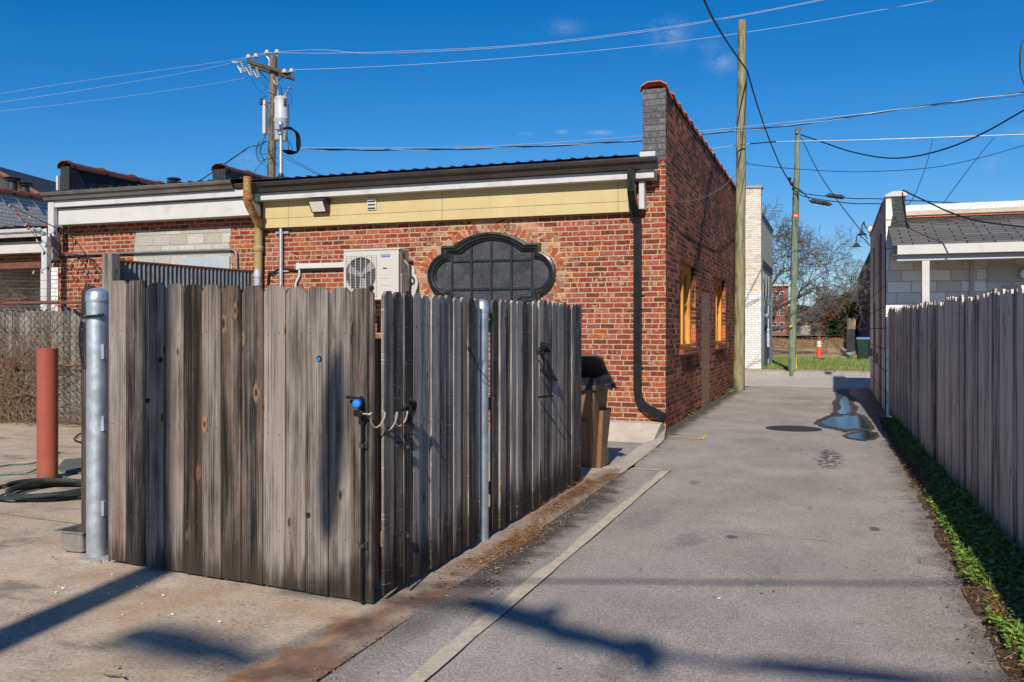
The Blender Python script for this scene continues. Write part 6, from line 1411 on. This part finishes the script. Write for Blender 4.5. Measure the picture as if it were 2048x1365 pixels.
MB().box(CX+.01, CX+.16, 35.7, 36.2, .9, 1.6).build('meter_box', M['steel_galv'], cb, bevel=.01); MB().tube([(CX+.08,35.0,.15),(CX+.08,35.0,2.7)], .04, 8).build('downspout', M['dark_metal'], cb)
MB().lathe([(.02,-.1),(.1,0),(.1,.08),(.02,.1)], (CX+.16,34.3,2.1), 12, (1,-.4,-.3)).build('wall_lamp', M['steel_galv'], cb)
# school
sd_ = 170; sb = thing('school_building', tuple(dep(1540,677,sd_)), 'three storey red brick building in the distance with white window surrounds', 'building')
a0 = dep(1440,677,sd_); a1 = dep(1577,677,sd_); sx = Vector((cs, sn, 0)); sy = Vector((-sn, cs, 0)); zt = dep(0,566,sd_).z
def sbox(name, mat, par, u0, u1, v0, v1, f0, f1, bev=0):
    p, q = dep(u0, v1, sd_), dep(u1, v0, sd_); c = (p+q)/2+sy*(f0+f1)/2
    return MB().obox(c, sx, sy, (0,0,1), (Vector((q.x,q.y,0))-Vector((p.x,p.y,0))).length/2, (f1-f0)/2, (q.z-p.z)/2).build(name, M[mat], par)
sbox('wall', 'brick_school', sb, 1440, 1577, 566, 679, 0, 16); sbox('cornice', 'white_paint', sb, 1440, 1577.6, 568.5, 573, -.5, -.004); sbox('plinth_band', 'concrete_pale', sb, 1440, 1577.5, 671, 674.5, -.3, -.004)
for v0, v1 in ((583,600),(615,632),(645,665)):
    for uu in (1518, 1531.5, 1545, 1558.7):
        wn = sbox('window', 'white_trim', sb, uu, uu+9, v0, v1, -.15, -.003)
        for k in range(3): sbox('pane', 'glass_dark', wn, uu+.9, uu+8.1, v0+1+k*(v1-v0-1)/3, v0+(k+1)*(v1-v0-1)/3, -.2, -.16)
# dark brick building on the right with lamps
kb2 = thing('dark_brick_building', (6, 66, .1), 'dark brown brick building in shade across the street, behind the grey block wall', 'building')
MB().box(1.9, 16, 50, 81.5, 0, 5.8).build('wall', M['brick_dark'], kb2); MB().box(1.85, 16, 49.95, 81.55, 5.8, 5.92).build('coping', M['dark_metal'], kb2)
for y in (60., 69.):
    w_ = MB().box(1.885, 1.898, y, y+3.2, 1.6, 4.2).build('window', M['dark_metal'], kb2); MB().box(1.88, 1.884, y+.2, y+3.0, 1.7, 4.1).build('pane', M['glass_dark'], w_)
p = onX(1724,571,1.75); MB().lathe([(.05,-.2),(.19,-.07),(.20,.14),(.05,.17)], (1.72,p.y,p.z), 14, (-.4,-.6,-.6)).build('flood_lamp', M['steel_galv'], kb2)
for u in (1716, 1727):
    p = onX(u,633,1.6); m = MB(); m.tube(crom([(1.9,p.y,p.z+.1),(1.7,p.y,p.z+.36),(1.46,p.y,p.z+.22),(1.44,p.y,p.z+.05)], 6), .028, 6); m.lathe([(.06,.1),(.11,0),(.33,-.14),(.35,-.19),(.03,-.07)], (1.44,p.y,p.z), 18); m.build('wall_lamp', M['dark_metal'], kb2, smooth=True)
# timber screen and dark gate, kerb block, green cart
ws = thing('wood_screen', tuple(dep(1702,700,47)), 'small screen of tan upright boards above a dark slatted gate beside the dark brick building', 'screen')
for i in range(6):
    p, q = dep(1694+i*2.9, 659, 47), dep(1694+(i+1)*2.9-.3, 637+random.uniform(-1,1), 47); MB().obox((p+q)/2, sx, sy, (0,0,1), .035, .02, (q.z-p.z)/2).build('board', M['wood_new'] if i > 3 else M['wood_grey_far'], ws)
m = MB()
for i in range(8): p, q = dep(1694+i*2.1, 704, 47), dep(1694+i*2.1, 659.5, 47); m.obox((p+q)/2, sx, sy, (0,0,1), .022, .02, (q.z-p.z)/2)
for v in (663, 672, 684, 697): p, q = dep(1694,v,47.06), dep(1710,v,47.06); m.obox((p+q)/2, sx, sy, (0,0,1), .21, .02, .05)
m.build('slat_gate', M['dark_metal'], ws)
p = dep(1697,712,44); m = MB(); A4 = [gnd(1681,703,.15),gnd(1698,720,.15),gnd(1712,712,.15),gnd(1700,702,.15)]; m.prism([(q.x,q.y,.1) for q in A4], (0,0,.28)); tag(m.build('concrete_step', M['concrete_pale'], None, bevel=.02), 'low concrete slab at the foot of the tan board screen', 'concrete step')
gc = gnd(1726,720,.15); gt = thing('waste_cart', (gc.x, gc.y, .15), 'dark green waste cart with a blue lid beside the dark brick building', 'waste cart')
m = MB(); frust(m, gc.x-.19, gc.x+.21, gc.y-.2, gc.y+.22, .17, gc.x-.27, gc.x+.28, gc.y-.28, gc.y+.28, 1.12); m.build('bin', M['cart_green'], gt, bevel=.02)
m = MB(); m.prism([(gc.x-.30,gc.y-.32,1.12),(gc.x+.31,gc.y-.32,1.12),(gc.x+.29,gc.y-.28,1.2),(gc.x-.28,gc.y-.28,1.2)], (0,.62,.03)); m.build('lid', M['lid_blue'], gt, bevel=.012)
for s in (-1, 1): MB().lathe([(.03,-.03),(.12,-.02),(.12,.02),(.03,.03)], (gc.x+s*.24, gc.y+.22, .27), 16, (1,0,0)).build('wheel', M['bag_plastic'], gt, smooth=True)
MB().tube([(gc.x-.25,gc.y+.33,1.08),(gc.x+.25,gc.y+.33,1.08)], .02, 6).build('handle', M['cart_green'], gt)
# channelizer cone
q = gnd(1638.5,719,.17); cn = thing('traffic_cone', (q.x, q.y, .17), 'tall slim orange traffic cone with two white bands on the far grass', 'traffic cone')
MB().lathe([(.30,0),(.30,.04),(.12,.07)], q, 8).build('base', M['bag_plastic'], cn)
MB().lathe([(.125,.05),(.115,.55),(.108,.60)], q, 20).build('cone', M['orange_plastic'], cn, smooth=True); MB().lathe([(.110,.60),(.104,.70)], q, 20).build('band', M['reflective_white'], cn, smooth=True); MB().lathe([(.102,.702),(.10,.735)], q, 20).build('cone', M['orange_plastic'], cn, smooth=True); MB().lathe([(.10,.737),(.085,.86)], q, 20).build('band', M['reflective_white'], cn, smooth=True); MB().lathe([(.083,.862),(.06,.9),(.03,.92),(.03,.98),(.05,1.0),(.04,1.05),(.001,1.06)], q, 20).build('handle', M['orange_plastic'], cn, smooth=True)
# far pole, backstop fence, house
fp = pole('utility_pole', dep(1643,678,158), dep(1635.5,574,158), .42, .30, M['wood_pole_teal'], 'slanting distant utility pole with a single crossarm beyond the grass lot', seg=10)
p, q = dep(1624,578,157.5), dep(1652,574,157.5); MB().tube([p,q], .16, 4).build('crossarm', M['crossarm_wood'], fp)
MB().lathe([(.5,0),(.5,1.0),(.2,1.1)], dep(1644,598,157)-Vector((0,0,0)), 12).build('transformer', M['transformer_grey'], fp); MB().lathe([(.15,0),(.3,.2),(.1,.6)], dep(1651,577,157), 8).build('insulator', M['porcelain'], fp); MB().lathe([(.3,0),(.3,.5)], dep(1633,598,157), 8).build('cutout', M['porcelain'], fp)
wire([dep(1636,598,157), dep(1690,598,150), dep(1760,596,140)], .05, 'wire_pale', 'distant pale wire running right from the slanting far pole'); wire([dep(1570,630,150), dep(1640,627,150), dep(1740,626,150)], .04, 'wire_grey', 'distant level wire low across the far trees')
bs = thing('backstop_fence', tuple(dep(1620,677,92)), 'distant grey chain link panel fence on top of the dry bank', 'fence')
for u in (1582, 1601, 1621, 1641): MB().tube([dep(u,679,92), dep(u,648,92)], .04, 6).build('post', M['wire_grey'], bs)
for v in (649,): MB().tube([dep(1578,v+1,92), dep(1641,v,92)], .035, 5).build('rail', M['wire_grey'], bs)
m = MB()
for i in range(110):
    u = 1580+i*.555
    for s in (-1, 1): m.tube([dep(u,678,92), dep(u+s*8,649.5,92)], .004, 3, cap=False)
m.build('mesh', M['wire_grey'], bs)
hs_ = thing('house', tuple(dep(1612,672,150)), 'low distant house with a pale gable half hidden by bare trees', 'house')
p0_, p1_ = dep(1603,676,150), dep(1622,676,150)
def gable(mb, a, b, zt, zr, dpt): 
    c = (a+b)/2; mb.prism([a, b, Vector((b.x,b.y,zt)), Vector((c.x,c.y,zr)), Vector((a.x,a.y,zt))], sy*dpt)
m = MB(); gable(m, p0_, p1_, dep(0,652,150).z, dep(0,642,150).z, 8); m.build('wall', M['stucco_beige'], hs_)
m = MB(); c = (p0_+p1_)/2; c.z = dep(0,641.5,150).z; L_ = Vector((p0_.x,p0_.y,dep(0,652.6,150).z)); R_ = Vector((p1_.x,p1_.y,dep(0,652.6,150).z))
m.prism([L_-sx*.4-Vector((0,0,.4)), c, R_+sx*.4-Vector((0,0,.4)), R_+sx*.4-Vector((0,0,.1)), c+Vector((0,0,.35)), L_-sx*.4-Vector((0,0,.1))], sy*8.6); m.build('roof', M['roof_metal'], hs_)
MB().obox(dep(1627,635,152), sx, sy, (0,0,1), .35, .35, 1.8).build('chimney', M['brick_school'], hs_)
# ------------------------------------------------------------------ bare trees
def bare_tree(base, height, spread, label, seed, r0=.3, mat='bark', levels=6, minr=.012, lean=(0,0), trunk=.32, droop=0., sub=3, grp='bare trees beyond the street', cat='tree', upw=.10):
    rs = random.Random(seed); t = thing('bare_tree', tuple(base), label, cat, grp); tm, cm = MB(), MB()
    def grow(p, d, L, r, lv):
        n_ = 5 if lv > 1 else 4; pts = [p]; rad = [r]
        for i in range(n_):
            d = (d+Vector((rs.gauss(0,.17), rs.gauss(0,.17), rs.gauss(0,.13)+upw*(lv > 1)-droop*(lv <= 1)))).normalized()
            pts.append(pts[-1]+d*L/n_); rad.append(max(minr*.7, r*(1-.42*(i+1)/n_)))
        (tm if lv == levels else cm).tube(pts, rad, 8 if lv >= levels-1 else (5 if lv > 2 else 3), cap=False)
        if lv == 0: return
        k = sub if lv < levels else sub+2
        for j in range(k):
            f = .98 if j == 0 else rs.uniform(.35 if lv < levels else .55, .95); i = min(n_, max(1, int(f*n_+.5))); q = pts[i]
            az = rs.uniform(0, 6.283); side = d.orthogonal().normalized(); side.rotate(Matrix.Rotation(az, 3, d)); sp = rs.uniform(.35,.95)*spread
            nd = (d*(1-.25*sp)+side*sp).normalized()
            grow(q, nd, L*rs.uniform(.6,.85), max(minr, rad[i]*rs.uniform(.5,.72)), lv-1)
    b = Vector(base)-Vector((0,0,.3)); grow(b, Vector((lean[0],lean[1],1)).normalized(), height*trunk, r0, levels)
    tm.build('trunk', M[mat], t, smooth=True); cm.build('crown', M[mat], t); return t
bare_tree(dep(1510,716,50)*1, 10.4, 1.2, 'large spreading bare tree rising behind the cream building', 4, r0=.32, levels=7, minr=.011, sub=3, lean=(.22,0), trunk=.31, upw=.05)
k = 0
for u, d_, hh, sd0, lab in ((1648,112,7.6,8,'dense bare tree in the middle of the far tree line, behind the slanting pole'),(1672,118,8.6,12,'tall bare tree right of the slanting far pole'),(1622,125,6.3,23,'smaller bare tree left of the slanting far pole'),(1694,105,9.0,31,'bare tree behind the autumn shrubs'),(1712,90,8.8,44,'tall bare tree just left of the dark brick building'),(1733,84,9.6,57,'bare tree whose top shows above the dark brick building')):
    q = dep(u, 676, d_); q.z = .6
    bare_tree(q, hh, .95, lab, sd0, r0=.28, mat='bark_far', levels=5, minr=.026, sub=4, trunk=.27, upw=.10)
for u, d_, hh, sd0, lab in ((1598,132,6.2,61,'faint bare tree beside the distant red brick school building'),(1658,150,9.6,62,'bare tree far back between the slanting pole and the shrubs')):
    q = dep(u, 676, d_); q.z = .2; bare_tree(q, hh, .95, lab, sd0, r0=.28, mat='bark_far', levels=5, minr=.034, sub=4, trunk=.27)
q = dep(1945, 640, 46); q.z = .1
bare_tree(q, 7.4, .8, 'leafless treetop showing over the shingled porch roof', 71, r0=.2, mat='bark', levels=6, minr=.011, sub=3, trunk=.3)
def shrub(u, d_, w_, hh, mat, label, seed, n_=5200, ls=.16, base=.7):
    rs = random.Random(seed); q = dep(u, 676, d_); q.z = base; t = thing('autumn_shrub' if mat != 'leaf_evergreen' else 'evergreen_shrub', tuple(q), label, 'shrub', 'shrubs beyond the bank')
    m = MB(); cl = [(rs.gauss(0,.36)*w_, rs.gauss(0,.36)*w_, abs(rs.gauss(.45,.28))*hh, rs.uniform(.3,.7)*w_*.5) for _ in range(26)]
    for _ in range(n_):
        c = rs.choice(cl); p = Vector((c[0]+rs.gauss(0,.45)*c[3], c[1]+rs.gauss(0,.45)*c[3], max(.05, c[2]+rs.gauss(0,.4)*c[3]))); 
        if p.z > hh*1.05: continue
        leaf(m, q+p, ls*rs.uniform(.6,1.4), rs.uniform(0,6.3), rs.uniform(-1,1), .7)
    m.build('foliage', M[mat], t); m = MB()
    for c in cl: m.tube([q, q+Vector((c[0]*.5,c[1]*.5,c[2]*.6)), q+Vector(c[:3])], [.06,.04,.02], 4, cap=False)
    m.build('stem', M['bark'], t)
shrub(1662, 84, 1.9, 2.9, 'leaf_autumn', 'rust-brown shrub in the middle of the bank top', 1); shrub(1682, 82, 1.7, 2.3, 'leaf_autumn', 'second rust-brown shrub, nearer the tan board screen', 2); shrub(1700, 80, 1.8, 4.0, 'leaf_gold', 'taller gold and green shrub by the dark brick building', 3); shrub(1712, 78, 1.5, 4.6, 'leaf_gold', 'gold shrub partly behind the dark brick building', 6); shrub(1676, 79, 1.4, 1.6, 'leaf_evergreen', 'low dark evergreen shrub before the rust-brown shrubs', 4, ls=.2); shrub(1692, 78, 1.3, 1.5, 'leaf_evergreen', 'dark evergreen shrub beside the tan board screen', 5, ls=.2)
random.seed(77); m = MB()
for _ in range(9000):
    x, y = random.uniform(-3.2,2.4), 33.7+15*random.random()**1.5; a = random.uniform(0,6.3); hh = random.uniform(.04,.11); s = .012
    m.add([(x-s,y,.14),(x+s,y,.14),(x+.04*math.cos(a),y+.04*math.sin(a),.16+hh)], [(0,1,2)])
tag(m.build('grass', M['leaf_grass'], None), 'short green grass of the lot across the street', 'grass', kind='stuff')
m = MB()
for _ in range(6000):
    x, t = random.uniform(-9,6), random.random(); y = 64+t*10; z = .24+.60*(t*t*(3-2*t)) if y > 65.5 else .25
    leaf(m, (x, y, z+.05+random.random()*.12), random.uniform(.06,.16), random.uniform(0,6.3), random.uniform(-.3,.6), .6)
tag(m.build('dry_leaves', M['leaf_dry'], None), 'fallen brown leaves covering the far bank', 'dry leaves', kind='stuff')
random.seed(5); m = MB()
for _ in range(260):
    y = random.choice((random.gauss(23.9,.25), random.gauss(22.8,.4), random.uniform(16,25))); leaf(m, (WX+.03+abs(random.gauss(0,.05)), y, .01+abs(random.gauss(0,.05))), random.uniform(.02,.06), random.uniform(0,6.3), random.uniform(-.2,1), .7)
tag(m.build('weeds', M['leaf_weed'], None), 'sparse green weeds at the foot of the alley brick wall near the tall pole', 'weeds', kind='stuff')
